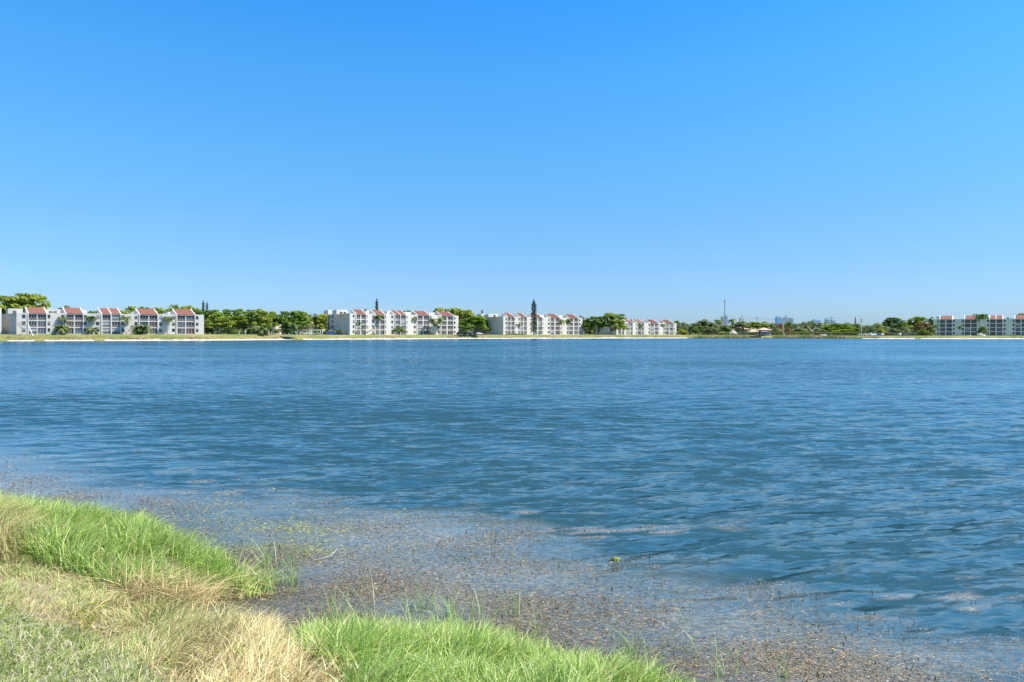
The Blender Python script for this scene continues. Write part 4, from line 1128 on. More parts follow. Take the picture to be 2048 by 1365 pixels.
def tpl_palm(key, seed, nf=16, flen=.32, droop=1.0, cz=.86, bend=.05, thick=.016):
    """unit height; fronds arch out of the trunk head"""
    r = random.Random(seed); b = MB(); f = MB()
    hx = bend
    b.tube([(0, 0, -.03), (hx * .2, 0, .3 * cz), (hx * .6, 0, .65 * cz), (hx, 0, cz)], [thick * 1.3, thick, thick * .85, thick * .8], 8)
    for k in range(nf):
        a = 6.283 * k / nf + r.uniform(-.25, .25); up = r.uniform(-.25, 1.0); L = flen * r.uniform(.8, 1.12)
        pts = []; p = Vector((hx, 0, cz)); el = up
        for s in range(7):
            pts.append(p.copy()); el -= .26 * droop * r.uniform(.8, 1.2)
            p = p + Vector((math.cos(a) * math.cos(el), math.sin(a) * math.cos(el), math.sin(el))) * L / 6
        side = Vector((-math.sin(a), math.cos(a), 0)); tone = min(1, max(0, r.gauss(.5, .25)))
        for s in range(6):
            for sg in (-1, 1):
                for h_ in (0, .5):
                    q = pts[s].lerp(pts[s + 1], h_); q2 = pts[s].lerp(pts[s + 1], h_ + .46)
                    w = L * .25 * (1 - .75 * abs((s + h_) / 6 - .35)) * r.uniform(.8, 1.15)
                    d = side * sg * w + (q2 - q) * .9 + Vector((0, 0, -w * r.uniform(.3, .75)))
                    f.add([q, q2, q2 + d * .92, q + d], [(0, 1, 2, 3)], tone)
    TPL[key] = (f.mesh('crown_' + key, M['frond'], False, True), b.mesh('trunk_' + key, M['trunk_pale'], True))
for i in range(3): tpl_palm('palm%d' % i, 20 + i * 3, 16, .30, 1.0, .84, .05 * (i - 1))
tpl_palm('palm_low0', 41, 18, .62, .8, .52, .03, .03)
tpl_palm('palm_low1', 44, 16, .66, .7, .45, -.04, .03)
tpl_palm('palm_low2', 47, 20, .60, .9, .45, .02, .035)

GRP = {'spread': 'broad crowned trees on the far shore', 'round': 'broad crowned trees on the far shore', 'loose': 'feathery trees on the far shore', 'low': 'shrubs on the far shore', 'pine': 'conifers on the far shore', 'palm': 'palms on the far shore'}
NAME = {'spread': ('broadleaf_tree', 'tree'), 'round': ('broadleaf_tree', 'tree'), 'loose': ('feathery_tree', 'tree'), 'low': ('shrub', 'shrub'), 'pine': ('conifer_tree', 'conifer'), 'palm': ('palm_tree', 'palm')}
_used = set()
def tree(key, px, d, wpx, top, label, mat=None, base=None, rot=None, trunk=None, yscale=1.0):
    fam = ''.join(c for c in key if c.isalpha()).replace('palmlow', 'palm')
    fam = 'palm' if key.startswith('palm') else ''.join(c for c in key if c.isalpha())
    nm, cat = NAME[fam]
    z0 = ground_z(px, d) if base is None else zof(base, d)
    h = zof(top, d) - z0; w = wpx * d / F
    root = empty(nm, at(px, d, z0), rot if rot is not None else (px * 7.31 + len(key)) % 6.28)
    tag(root, label, cat, GRP[fam])
    cm, tm = TPL[key]
    if fam == 'palm':
        root.scale = (h, h, h)
    elif fam == 'pine':
        root.scale = (w, w, h)
    else:
        root.scale = (w, w * yscale, h)
    c = bpy.data.objects.new('crown', cm); COL.objects.link(c); c.parent = root
    t = bpy.data.objects.new('trunk', tm); COL.objects.link(t); t.parent = root
    if mat:
        c.material_slots[0].link = 'OBJECT'; c.material_slots[0].material = M[mat]
    if trunk:
        t.material_slots[0].link = 'OBJECT'; t.material_slots[0].material = M[trunk]
    return root

TREES = [
 # behind the first three-storey block
 ('spread0', 8, 322, 105.3, 589, 'huge spreading tree rising behind the sliver block at the picture edge', 'leaf'),
 ('spread1', 55, 318, 94.5, 584, 'huge spreading tree towering over the bare tree and first red roof', 'leaf'),
 ('round0', 134, 325, 48.6, 611.5, 'small tree dome behind the second red roof of the three-storey block', 'leaf_olive'),
 ('round1', 186, 335, 40.5, 619, 'dark tree top between the second and third red roofs', 'leaf_dark'),
 ('spread2', 233, 345, 40.5, 616.5, 'light tree top just past the double red roof', 'leaf'),
 ('spread3', 262, 348, 45.9, 612, 'tree top behind the penthouse before the fourth red roof', 'leaf'),
 ('round2', 288, 350, 45.9, 612.5, 'tree top straight behind the fourth red roof', 'leaf'),
 ('spread0', 318, 350, 54, 613.5, 'yellow green crown between the fourth and fifth red roofs', 'leaf_lime'),
 ('round1', 347, 352, 45.9, 606, 'tallest crown behind the penthouse before the fifth red roof', 'leaf'),
 ('spread2', 380, 352, 48.6, 609.5, 'tree crown straight behind the fifth red roof', 'leaf'),
 ('pine0', 406.5, 400, 13, 603.5, 'dark conical conifer, taller of the pair above the end of the three-storey block', 'leaf_pine'),
 ('pine1', 414, 404, 7, 605, 'slim dark conifer, thinner of the pair above the end of the three-storey block', 'leaf_pine'),
 # row between the two big blocks
 ('round0', 398, 340, 48.6, 619, 'tree crown touching the end corner of the three-storey block', 'leaf'),
 ('spread1', 424, 342, 52, 618, 'broad tree first in the row past the three-storey block', 'leaf'),
 ('spread3', 436, 326, 56, 625, 'broad tree with pale forked trunk at the front of the row', 'leaf'),
 ('round2', 458, 350, 46, 617.5, 'tall tree behind the fork trunked one in the row', 'leaf'),
 ('spread0', 478, 344, 44, 616, 'tree with a raised tuft in the row over the white box', 'leaf'),
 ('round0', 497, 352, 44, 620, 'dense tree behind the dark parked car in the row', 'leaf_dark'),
 ('spread2', 520, 346, 50, 616.5, 'highest tree of the row above the carport', 'leaf'),
 ('round1', 541, 356, 44, 620.5, 'flat topped tree over the salmon house wall', 'leaf'),
 ('spread3', 566, 360, 36, 622, 'tree in the gap behind the two great crowns of the row', 'leaf_dark'),
 ('spread0', 589, 350, 62, 619.5, 'great domed tree at the end of the row beside the pale palms', 'leaf'),
 ('round2', 608, 385, 36, 624, 'tree crown behind the great domed tree', 'leaf'),
 ('round0', 630, 398, 34, 628, 'low tree behind the olive one near the shaded end wall', 'leaf_dark'),
 ('spread1', 645, 394, 34, 626.5, 'yellowish tree against the shaded end wall of the middle block', 'leaf_lime'),
 ('loose0', 613, 366, 27, 639.5, 'grey olive feathery tree before the greyish house wall', 'leaf_olive'),
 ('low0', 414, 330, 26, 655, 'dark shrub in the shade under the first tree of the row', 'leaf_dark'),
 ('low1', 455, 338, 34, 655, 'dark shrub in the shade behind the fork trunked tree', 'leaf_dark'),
 ('low0', 474, 322, 18, 660, 'light shrub beside the white box on the lawn', 'leaf'),
 ('low1', 512, 352, 30, 652, 'shrub hanging over the carport behind the dark cars', 'leaf'),
 ('low0', 574, 345, 34, 650, 'dark shrub filling the foot of the great domed tree', 'leaf_dark'),
 ('low1', 551, 338, 18, 659, 'small green shrub between the posts below the salmon wall', 'leaf'),
 ('low0', 643, 384, 26, 651, 'yellow green shrub at the corner of the shaded end wall', 'leaf_lime'),
 ('low1', 610, 362, 12, 661, 'little lime shrub beside the white cars', 'leaf_lime'),
 # around the middle block
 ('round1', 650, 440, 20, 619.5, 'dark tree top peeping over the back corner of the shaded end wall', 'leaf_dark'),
 ('pine0', 753.5, 455, 15, 600.5, 'conical conifer standing up behind the second red roof of the middle block', 'leaf_pine'),
 ('round0', 731, 450, 24, 618.5, 'dark tree top behind the first penthouse of the middle block', 'leaf_dark'),
 ('round2', 814, 452, 30, 619.5, 'dark tree top behind the double red roof of the middle block', 'leaf_dark'),
 ('spread3', 880, 450, 46, 615, 'tree rising behind the last red roof of the middle block', 'leaf'),
 ('spread0', 906, 455, 50, 613.5, 'tall tree at the end of the middle block', 'leaf'),
 ('spread1', 930, 445, 54, 618, 'tree with yellowish top past the end of the middle block', 'leaf'),
 ('round1', 926, 432, 36, 636, 'lower tree tucked in behind the blue parked car', 'leaf_dark'),
 ('spread2', 949, 405, 62, 631, 'broad front tree with a dark stem shading the shaded end of the conifer block', 'leaf'),
 ('round0', 962, 445, 38, 632, 'tree overlapping the end wall of the conifer block', 'leaf'),
 ('spread3', 798, 383, 30, 654, 'low umbrella shaped tree in front of the double red roof bays', 'leaf'),
 ('low1', 786, 378, 9, 663, 'round shrub beside the low umbrella tree', 'leaf_dark'),
 ('low0', 859, 396, 18, 666.2, 'brownish clipped bush on the lawn below the fourth red roof', 'leaf_olive'),
 ('low1', 866, 400, 9, 667, 'small dark bush beside the brownish one', 'leaf_dark'),
 ('low0', 712, 366, 5, 663.5, 'small dark bush at the corner of the first porch bay', 'leaf_dark'),
 ('low1', 746, 374, 20, 667.4, 'low green bush beside the leaning tree', 'leaf'),
 # around the conifer block
 ('pine0', 964, 500, 9, 620.5, 'small dark conifer tip above the back of the conifer block', 'leaf_pine'),
 ('pine1', 1067.5, 436, 17, 602, 'very tall dark column conifer in front of the conifer block', 'leaf_pine'),
 ('round2', 1058, 500, 14, 630, 'dark tree top beside the tall column conifer', 'leaf_dark'),
 ('round0', 1161, 505, 22, 631.5, 'dark tree top behind the last red roof of the conifer block', 'leaf_dark'),
 ('round1', 1172, 500, 28, 637, 'hazy tree just past the conifer block', 'leaf_olive'),
 ('spread0', 1188, 480, 44, 631.5, 'tree between the conifer block and the spreading pair', 'leaf'),
 ('spread1', 1197, 452, 46, 632, 'darker of the two spreading trees before the small far block', 'leaf_dark'),
 ('spread2', 1222, 455, 54, 625, 'brighter and larger of the two spreading trees before the small far block', 'leaf'),
 ('spread3', 1240, 462, 26, 642, 'lime green tree leaning over the first porch of the small far block', 'leaf_lime'),
 ('round2', 1243, 545, 26, 626.5, 'dark tree behind the first roof of the small far block', 'leaf_dark'),
 ('round0', 1263, 548, 12, 638, 'small dark tree top beside the double roof of the small far block', 'leaf_dark'),
 ('low0', 1177, 452, 17, 662.5, 'bright green hedge bush past the conifer block', 'leaf'),
 # wooded shore with the houses
 ('round1', 1352, 560, 30, 640, 'dark tree behind the last red roof of the small far block', 'leaf_dark'),
 ('loose0', 1366, 540, 34, 643.5, 'olive tree past the end of the small far block', 'leaf_olive'),
 ('low1', 1365, 492, 26, 660, 'lime clipped shrub above the car past the small far block', 'leaf_lime'),
 ('round2', 1381, 545, 28, 649, 'pale tree behind the lime clipped shrub', 'leaf_olive'),
 ('spread0', 1392, 520, 38, 645, 'grey green tree first in the wooded stretch', 'leaf_olive'),
 ('round0', 1409, 515, 46, 639, 'tallest grey green tree of the wooded stretch', 'leaf_olive'),
 ('low0', 1398, 490, 34, 652, 'dense undergrowth under the tallest grey green tree', 'leaf_dark'),
 ('round1', 1428, 520, 36, 644.5, 'tree between the grey green one and the mast', 'leaf_olive'),
 ('loose1', 1440, 540, 22, 641, 'thin feathery tree in front of the pale narrow tower', 'leaf_olive'),
 ('low1', 1424, 488, 40, 655, 'bushy undergrowth over the long hedge', 'leaf_olive'),
 ('round2', 1449, 512, 34, 651.5, 'tree at the foot of the radio mast', 'leaf_dark'),
 ('round0', 1475, 512, 36, 645.5, 'dark tree behind the wide thatched hut', 'leaf_dark'),
 ('spread1', 1484, 496, 36, 642, 'round tree with slanting stem before the pink stucco house', 'leaf_olive'),
 ('spread2', 1504, 520, 46, 643, 'bright green tree behind the tan tiled roofs', 'leaf'),
 ('round1', 1531, 540, 30, 645.5, 'tree behind the boathouse roof', 'leaf'),
 ('loose0', 1545, 545, 26, 645, 'feathery tree past the boathouse', 'leaf_olive'),
 ('round2', 1557, 530, 24, 646, 'orange red flowering tree below the blue glass tower', 'leaf_red'),
 ('low0', 1553, 500, 24, 656, 'light bushes beside the pale utility pole', 'leaf_olive'),
 ('round0', 1575, 535, 26, 642.5, 'tree right under the pale stepped tower', 'leaf'),
 ('low1', 1575, 498, 15, 655, 'round reddish shrub beside the pale utility pole', 'leaf_red'),
 ('loose1', 1590, 520, 28, 647, 'thin tree between the reddish shrub and the silver trunks', 'leaf_olive'),
 ('loose0', 1607, 525, 34, 642, 'feathery tree under the slate tower', 'leaf_olive'),
 ('round1', 1619, 530, 30, 641, 'dark crowned tree beside the wide low tower', 'leaf_dark'),
 ('loose1', 1634, 515, 40, 645, 'feathery tree with leaning silver trunk', 'leaf_olive'),
 ('low0', 1600, 500, 44, 656, 'grey green undergrowth behind the clipped hedge', 'leaf_olive'),
 ('low1', 1632, 498, 36, 657, 'pale undergrowth at the foot of the leaning silver trunk', 'leaf_olive'),
 ('spread3', 1655, 500, 44, 652, 'spreading bright tree below the teal tower', 'leaf'),
 ('spread0', 1676, 502, 54, 646, 'large bright green spreading tree below the domed tower', 'leaf'),
 ('round2', 1700, 510, 36, 648, 'bright green tree beside the large spreading one', 'leaf'),
 ('low0', 1690, 488, 50, 659, 'light green bushes over the clipped hedge under the spreading tree', 'leaf'),
 ('pine0', 1710.5, 560, 6, 635.5, 'lone dark conifer tip above the trees before the second utility pole', 'leaf_pine'),
 ('round0', 1714, 540, 34, 647, 'dull tree under the lone conifer tip', 'leaf_olive'),
 ('loose0', 1735, 530, 36, 650, 'dull feathery tree past the second utility pole', 'leaf_olive'),
 ('round1', 1752, 545, 36, 648.5, 'dark tree line crown above the parked cars', 'leaf_dark'),
 ('low1', 1742, 480, 22, 655, 'brown tinged shrub above the white parked car', 'leaf_olive'),
 ('low0', 1764, 478, 18, 656.5, 'lime yellow round shrub above the blue parked car', 'leaf_lime'),
 ('spread1', 1786, 500, 46, 634, 'large dark spreading tree above the parked cars', 'leaf_dark'),
 ('round2', 1805, 505, 32, 643, 'mid green tree joined to the large dark one', 'leaf'),
 ('low1', 1788, 482, 40, 657, 'pale stemmed shrubs under the large dark tree', 'leaf_olive'),
 ('low0', 1809, 484, 26, 655, 'olive shrub between the dark tree and the red tipped one', 'leaf_olive'),
 ('spread2', 1833, 520, 46, 632, 'smooth domed tree behind the red tipped tree', 'leaf'),
 ('spread0', 1845, 490, 36, 644, 'red tipped flowering tree near the grey shaded block', 'leaf_red'),
 ('low1', 1845, 474, 32, 660, 'bright low shrub under the red tipped tree', 'leaf'),
 ('round0', 1864, 510, 26, 634.5, 'dark tree against the corner of the grey shaded block', 'leaf_dark'),
 ('low0', 1860, 484, 20, 652, 'dark shrub at the foot of the corner tree by the grey block', 'leaf_dark'),
 ('round1', 1878, 540, 18, 631.5, 'tree top over the first roof of the grey shaded block', 'leaf_dark'),
 ('spread3', 1970, 530, 30, 628, 'tree behind the gap between second and third roofs of the grey block', 'leaf'),
 ('round2', 1964, 440, 20, 652, 'round green tree shading the straw parasol', 'leaf'),
 ('loose1', 2042, 540, 24, 625, 'thin tree top over the last roof of the grey block', 'leaf_dark'),
]
for t in TREES: tree(*t)

PALMS = [
 ('palm_low0', 124, 287, 640, 'yellowish palm between the first and second porch bays', None),
 ('palm1', 126, 288.5, 630, 'thin palm with a small head behind the yellowish one', None),
 ('palm_low1', 185, 291.5, 645, 'bushy palm between the second and third porch bays', None),
 ('palm0', 183, 293, 628, 'tall palm over the bushy one at the three-storey block', None),
 ('palm_low2', 277, 298, 637, 'large bushy date palm in front of the fourth porch bay', None),
 ('palm_low0', 289, 299, 641, 'second bushy date palm leaning on the large one', None),
 ('palm1', 252, 297, 629, 'slim palm against the blank wall past the double roof', None),
 ('palm2', 335.5, 304, 628, 'tall slim palm before the blank wall between fourth and fifth bays', None),
 ('palm_low1', 527, 330, 641, 'pale feathery palm among the posts below the row of trees', None),
 ('palm_low0', 507, 332, 649, 'yellow green palm beside the dark parked car', None),
 ('palm0', 583, 333, 644, 'slim pale trunked palm under the great domed tree', None),
 ('palm2', 592, 335, 646, 'bright arching palm under the great domed tree', None),
 ('palm_low2', 632, 352, 655, 'low yellow palm behind the white cars', None),
 ('palm_low1', 667, 366, 654, 'green palm at the foot of the shaded end wall', None),
 ('palm_low0', 680, 368, 653, 'yellow banana like palm at the shaded end wall', None),
 ('palm2', 716.5, 368, 641, 'spindly palm before the first porch bay of the middle block', None),
 ('palm0', 755, 384, 627, 'tall palm with green head hiding a second bay porch', None),
 ('palm2', 827, 400, 627, 'tall thin palm before the blank wall past the double roof', None),
 ('palm0', 863, 402, 634, 'palm leaning at the fourth porch bay of the middle block', None),
 ('palm1', 870, 405, 640, 'shorter palm beside the leaning one at the fourth bay', None),
 ('palm2', 879, 408, 631, 'tall thin palm before the last porch bay of the middle block', None),
 ('palm0', 1037, 432, 646, 'palm before the second bay of the conifer block', None),
 ('palm1', 1124, 450, 636, 'tall palm between fourth and fifth bays of the conifer block', None),
 ('palm2', 1135, 456, 634.5, 'tall palm at the edge of the last bay of the conifer block', None),
 ('palm0', 1254, 470, 655, 'small palm at the corner of the small far block', None),
 ('palm_low0', 1276, 560, 630, 'palm head behind the double roof of the small far block', None),
 ('palm_low2', 1285, 562, 626, 'highest palm head behind the small far block', None),
 ('palm_low1', 1294, 564, 630, 'palm head over the blank wall of the small far block', None),
 ('palm1', 1281, 474, 648, 'slender palm in front of the double roof of the small far block', None),
 ('palm2', 1327, 482, 645, 'slender palm between the last two bays of the small far block', None),
 ('palm1', 1436.5, 545, 636, 'dark palm head among the trees before the mast', 'leaf_dark'),
 ('palm0', 1462, 505, 635, 'tall dark palm over the wide thatched hut', 'leaf_dark'),
 ('palm2', 1543, 530, 646, 'thin palm over the boathouse corner', None),
 ('palm0', 1873, 462, 648, 'small palm at the near corner of the grey shaded block', None),
 ('palm1', 1919, 462, 650, 'young palm before the blank grey wall', None),
 ('palm0', 1957.5, 470, 624, 'tall dark palm against the grey shaded block', 'leaf_dark'),
 ('palm2', 1967, 500, 623, 'palm head rising behind the second roof of the grey block', 'leaf_dark'),
]
for key, px, d, top, label, mat in PALMS: tree(key, px, d, 10, top, label, mat)

def bare_tree():
    r = random.Random(5); d = 281.5; px = 42; z0 = ground_z(px, d)
    root = tag(empty('bare_tree', at(px, d, z0)), 'leafless pale dead tree with tangled branches against the first block', 'tree')
    b = MB(); b.tube([(.3, 0, -.3), (.1, 0, 1.4), (-.1, .2, 2.6)], [.22, .17, .13], 7); b.build('trunk', M['trunk_pale'], root)
    b = MB()
    def grow(p, a, l, rad, n):
        q = p + Vector((math.cos(a) * l * .8, r.uniform(-.5, .5), abs(math.sin(a)) * l * .75 + r.uniform(-.2, .3)))
        b.tube([p, p.lerp(q, .5) + Vector((r.uniform(-.15, .15), 0, .1)), q], [rad, rad * .8, rad * .6], 5)
        if n:
            for _ in range(3): grow(q, a + r.uniform(-1.0, 1.0), l * r.uniform(.6, .85), rad * .6, n - 1)
    for a in (.5, 1.1, 1.8, 2.5): grow(Vector((-.1, .2, 2.4)), a, 1.5, .10, 3)
    b.build('branches', M['trunk_pale'], root)
    dd = 280.5
    m = MB(); m.tube([(0, 0, -.2), (-2.5, .4, 5.2)], [.2, .16], 6)
    tag(m.build('leaning_post', M['pole_white'], loc=at(66, dd, ground_z(66, dd))), 'pale post leaning across the first porch bay', 'post')
    m = MB()
    for _ in range(26):
        c = Vector((r.uniform(-2.2, 2.2), r.uniform(-.8, .8), r.uniform(.1, .6))); a = r.uniform(0, 3.1); l = r.uniform(.5, 1.5)
        e = Vector((math.cos(a) * l, math.sin(a) * l * .4, r.uniform(-.2, .4)))
        m.tube([c - e * .5, c + e * .5], [.07, .05], 5)
    tag(m.build('branch_pile', M['trunk_pale'], loc=at(40, dd, ground_z(40, dd))), 'pile of pale cut branches at the foot of the dead tree', 'branch pile')
    # leaning sea-side tree by the middle block
    d = 370; px = 727; z0 = ground_z(px, d)
    root = tag(empty('leaning_tree', at(px, d, z0)), 'tree with a long dark trunk leaning over before the first bays of the middle block', 'tree')
    b = MB(); b.tube([(0, 0, -.2), (1.2, 0, .9), (3.4, .2, 2.2), (5.2, .4, 3.4)], [.34, .27, .2, .13], 7)
    b.tube([(.6, 0, .5), (-.4, 0, 2.2), (-.6, .3, 3.6)], [.2, .14, .08], 6); b.build('trunk', M['trunk'], root)
    cl = [(r.uniform(-1.4, 5.8), r.uniform(-1, 1.4), r.uniform(3.0, 5.2), r.uniform(.4, .8), r.uniform(.3, .5)) for _ in range(15)] + [(-.4 + r.uniform(-.7, .7), 0, r.uniform(1.6, 3.6), .6, .5) for _ in range(5)]
    V, T = clumps_to_leaves(cl, 26, .2, 5)
    link('crown', leaf_mesh('crown_leaning', V, T, M['leaf_olive']), root)
bare_tree()

def treeline():
    """the wood behind everything: one far mass of crowns"""
    r = np.random.default_rng(700)
    for a, b, d0, top, n, lab in ((340, 700, 470, 634, 9000, 'distant olive wood behind the row of trees'), (850, 1260, 600, 640, 9000, 'distant olive wood behind the blocks'), (1330, 1900, 680, 649, 15000, 'distant olive wood behind the houses and hedges')):
        px = r.uniform(a, b, n); d = d0 + r.uniform(-12, 12, n)
        bump = np.sin(px * .11) * 2.2 + np.sin(px * .31 + 1) * 1.3 + np.sin(px * .047 + 2) * 2.0
        zt = EYE - (top + bump - HZ) * d0 / F
        g = 2.2
        z = g + (zt - g) * r.uniform(0, 1, n) ** .8
        C = np.stack([tx(px) * d, d, z], 1)
        V = np_leaves(C, r.uniform(.5, 1.15, n), np.tile([0, -.8, .8], (n, 1)), r)
        tag(link('treeline', leaf_mesh('treeline', V, np.clip(r.normal(.5, .28, n), 0, 1), M['leaf_olive'])), lab, 'wood', kind='stuff')
treeline()
# ------------------------------------------------------------------ hedges and reeds
def hedge(px0, d0, px1, d1, top, label, mat='leaf', thick=1.6, seed=1):
    r = np.random.default_rng(seed)
    a = at(px0, d0, ground_z(px0, d0)); b = at(px1, d1, ground_z(px1, d1))
    L = (b - a).length; h = zof(top, (d0 + d1) / 2) - a.z
    root = tag(empty('hedge', a), label, 'hedge', 'clipped hedges on the far shore')
    U = (b - a).normalized(); N = Vector((-U.y, U.x, 0))
    m = MB(lambda u, v, z: U * u + N * v + Vector((0, 0, z))); m.box(0, L, .2, thick - .2, -.4, h - .15)
    m.build('branches', M['trunk'], root)
    n = int(L * 26)
    u = r.uniform(0, L, n); face = r.random(n)
    v = np.where(face < .45, r.uniform(-.05, .12, n), r.uniform(0, thick, n)); z = np.where(face < .45, r.uniform(0, h, n), h + r.normal(0, .09, n))
    Un, Nn = np.array(U), np.array(N)
    C = u[:, None] * Un + v[:, None] * Nn + np.stack([0 * z, 0 * z, z], 1)
    nb = np.where((face < .45)[:, None], -Nn[None, :] * 1.1, np.array([[0, 0, 1.3]]))
    V = np_leaves(C, r.uniform(.16, .36, n), nb, r)
    link('foliage', leaf_mesh('hedge_leaves', V, np.clip(r.normal(.5, .28, n), 0, 1), M[mat]), root)
hedge(1404, 486, 1460, 486, 664.3, 'long clipped hedge between the grey green tree and the wide thatched hut', seed=1)
hedge(1479, 482, 1513, 480, 665, 'dark clipped hedge in front of the pink stucco house', 'leaf_dark', seed=2)
hedge(1543, 478, 1566, 476, 664.2, 'clipped hedge between the boathouse and the pale utility pole', seed=3)
hedge(1571, 476, 1620, 470, 664.6, 'clipped hedge between the pale utility pole and the leaning silver trunk', seed=4)
hedge(1624, 470, 1662, 464, 665, 'clipped hedge past the leaning silver trunk', 'leaf_olive', seed=5)
hedge(1664, 464, 1719, 455, 665.4, 'clipped hedge ending at the row of parked cars', 'leaf', seed=6)
hedge(1720, 470, 1866, 472, 665.8, 'long dark hedge behind the row of parked cars', 'leaf_dark', seed=7)
hedge(1012, 434, 1050, 443, 668.3, 'low green hedge along the foot of the conifer block', 'leaf', .9, seed=8)

def reeds():
    r = np.random.default_rng(400)
    segs = [(1376, 1545, 2600), (1540, 1724, 3000)]
    labels = ['tan and green reeds along the waterline before the houses and dock', 'tan and green reeds along the waterline below the clipped hedge']
    for (a, b, n), lab in zip(segs, labels):
        px = r.uniform(a, b, n); sd = np.abs(r.normal(0, 3.4, n)) - 1.5; ok = (px < 1499) | (px > 1545); px = px[ok]; sd = sd[ok]; n = len(px)
        fade = np.clip((b - px) / 40, .35, 1) if b > 1700 else np.clip((px - a) / 16, .5, 1)
        d = shore(px) + sd; P = np.stack([tx(px) * d, d], 1)
        z = np.array([ground_z(p, q) for p, q in zip(px, d)])
        h = np.clip(r.normal(2.0, .5, n), .7, 3.2) * fade * np.where(px < 1400, .9, 1)
        lean = r.normal(0, .22, (n, 2))
        k = np.clip(.5 + .5 * np.sin(px * .12) + r.normal(0, .35, n), 0, 1)[:, None]
        col = k * np.array([.56, .43, .22]) + (1 - k) * np.array([.34, .38, .12])
        col *= r.uniform(.7, 1.2, (n, 1))
        me = blades('reeds', P, z - .2, h, r.uniform(.16, .34, n), lean, col * .8, col * 1.1, M['straw'], int(a), .8, 3)
        tag(link('reeds', me), lab, 'reeds', kind='stuff')
    # tufts where the far beach is broken by grass, and the shaggy lip of the lawn
    px = r.uniform(-60, 2080, 9000); sd = r.normal(4.6, .5, 9000)
    d = shore(px) + sd; P = np.stack([tx(px) * d, d], 1); z = np.array([ground_z(p, q) for p, q in zip(px, d)])
    keep = (lump(P, .11, 411) > -.35) & ((px < 1376) | (px > 1722)); P = P[keep]; z = z[keep]; n = len(P)
    h = r.gamma(4, .11, n); col = pick(r, n, [(.28, .27, .08), (.22, .25, .07), (.36, .30, .13), (.16, .12, .07), (.24, .17, .10)])
    me = blades('shore_grass', P, z - .1, h, r.uniform(.14, .3, n), r.normal(0, .4, (n, 2)), col, col * 1.1, M['straw'], 412, .8, 2)
    tag(link('shore_grass', me), 'shaggy grass lip between the far lawn and its pale beach', 'grass', kind='stuff')
reeds()

# ------------------------------------------------------------------ cars
PAINT = {}
def paint(k):
    if k not in PAINT:
        c = {'white': (.78, .78, .77), 'silver': (.45, .47, .48), 'black': (.02, .02, .025), 'navy': (.02, .035, .11), 'blue': (.03, .09, .38), 'maroon': (.14, .015, .03), 'graphite': (.07, .08, .085), 'cream': (.66, .60, .47), 'plum': (.09, .04, .09)}[k]
        m = pmat(k + '_car_paint', c, None, rough=.25, spec=.5)
        PAINT[k] = m
    return PAINT[k]

def car_meshes(kind):
    """side profile swept across; kind: saloon, van, pickup"""
    if kind == 'saloon': prof = [(-2.25, .35), (-2.28, .75), (-2.1, .92), (-1.55, .98), (-.95, 1.40), (.35, 1.43), (1.05, 1.0), (2.05, .85), (2.25, .65), (2.22, .35)]; gl = [(-1.40, 1.0), (-.90, 1.34), (.32, 1.37), (.90, 1.0)]
    elif kind == 'van': prof = [(-2.35, .38), (-2.38, 1.0), (-2.25, 1.72), (-1.9, 1.80), (.75, 1.78), (1.45, 1.12), (2.2, .98), (2.35, .7), (2.33, .38)]; gl = [(-2.1, 1.1), (-2.0, 1.64), (.68, 1.66), (1.25, 1.12)]
    else: prof = [(-2.6, .45), (-2.6, 1.0), (-.75, 1.0), (-.65, 1.72), (.75, 1.72), (1.3, 1.1), (2.3, 1.02), (2.45, .75), (2.42, .45)]; gl = [(-.55, 1.08), (-.5, 1.62), (.68, 1.62), (1.15, 1.1)]
    bm = bmesh.new(); n = len(prof); w = .88
    rows = []
    for y, s in ((-w, 0), (-w * .99, 0), (0, 0), (w * .99, 0), (w, 0)):
        rows.append([bm.verts.new((x, y * (1 - .16 * max(0, (z - .95)) / .5), z)) for x, z in prof])
    for a, b in zip(rows[:-1], rows[1:]):
        for i in range(n):
            j = (i + 1) % n; bm.faces.new((a[i], a[j], b[j], b[i]))
    bm.faces.new(rows[0][::-1]); bm.faces.new(rows[-1])
    me = bpy.data.meshes.new('car_body'); bm.to_mesh(me); bm.free()
    g = MB()
    for s in (-1, 1):
        g.add([(x, s * (w * (1 - .16 * max(0, z - .95) / .5) + .012), z) for x, z in gl], [(0, 1, 2, 3) if s < 0 else (3, 2, 1, 0)])
    x0, z0 = gl[0]; x1, z1 = gl[1]; x2, z2 = gl[2]; x3, z3 = gl[3]
    g.add([(x3 + .12, -.72, z3 + .02), (x2 + .10, -.64, z2), (x2 + .10, .64, z2), (x3 + .12, .72, z3 + .02)], [(3, 2, 1, 0)])
    g.add([(x0 - .13, -.72, z0 + .03), (x1 - .11, -.64, z1), (x1 - .11, .64, z1), (x0 - .13, .72, z0 + .03)], [(0, 1, 2, 3)])
    glm = g.mesh('car_glass', M['glass'])
    wm_ = MB(); k = 14
    vs = [(.33 * math.cos(6.283 * i / k), y, .33 * math.sin(6.283 * i / k)) for y in (-.11, .11) for i in range(k)]
    wm_.add(vs, [tuple(range(k)), tuple(range(2 * k - 1, k - 1, -1))] + [(i, i + k, (i + 1) % k + k, (i + 1) % k) for i in range(k)])
    return me, glm, wm_.mesh('car_wheel', M['tyre']), (1.4 if kind != 'pickup' else 1.55)
CARM = {k: car_meshes(k) for k in ('saloon', 'van', 'pickup')}
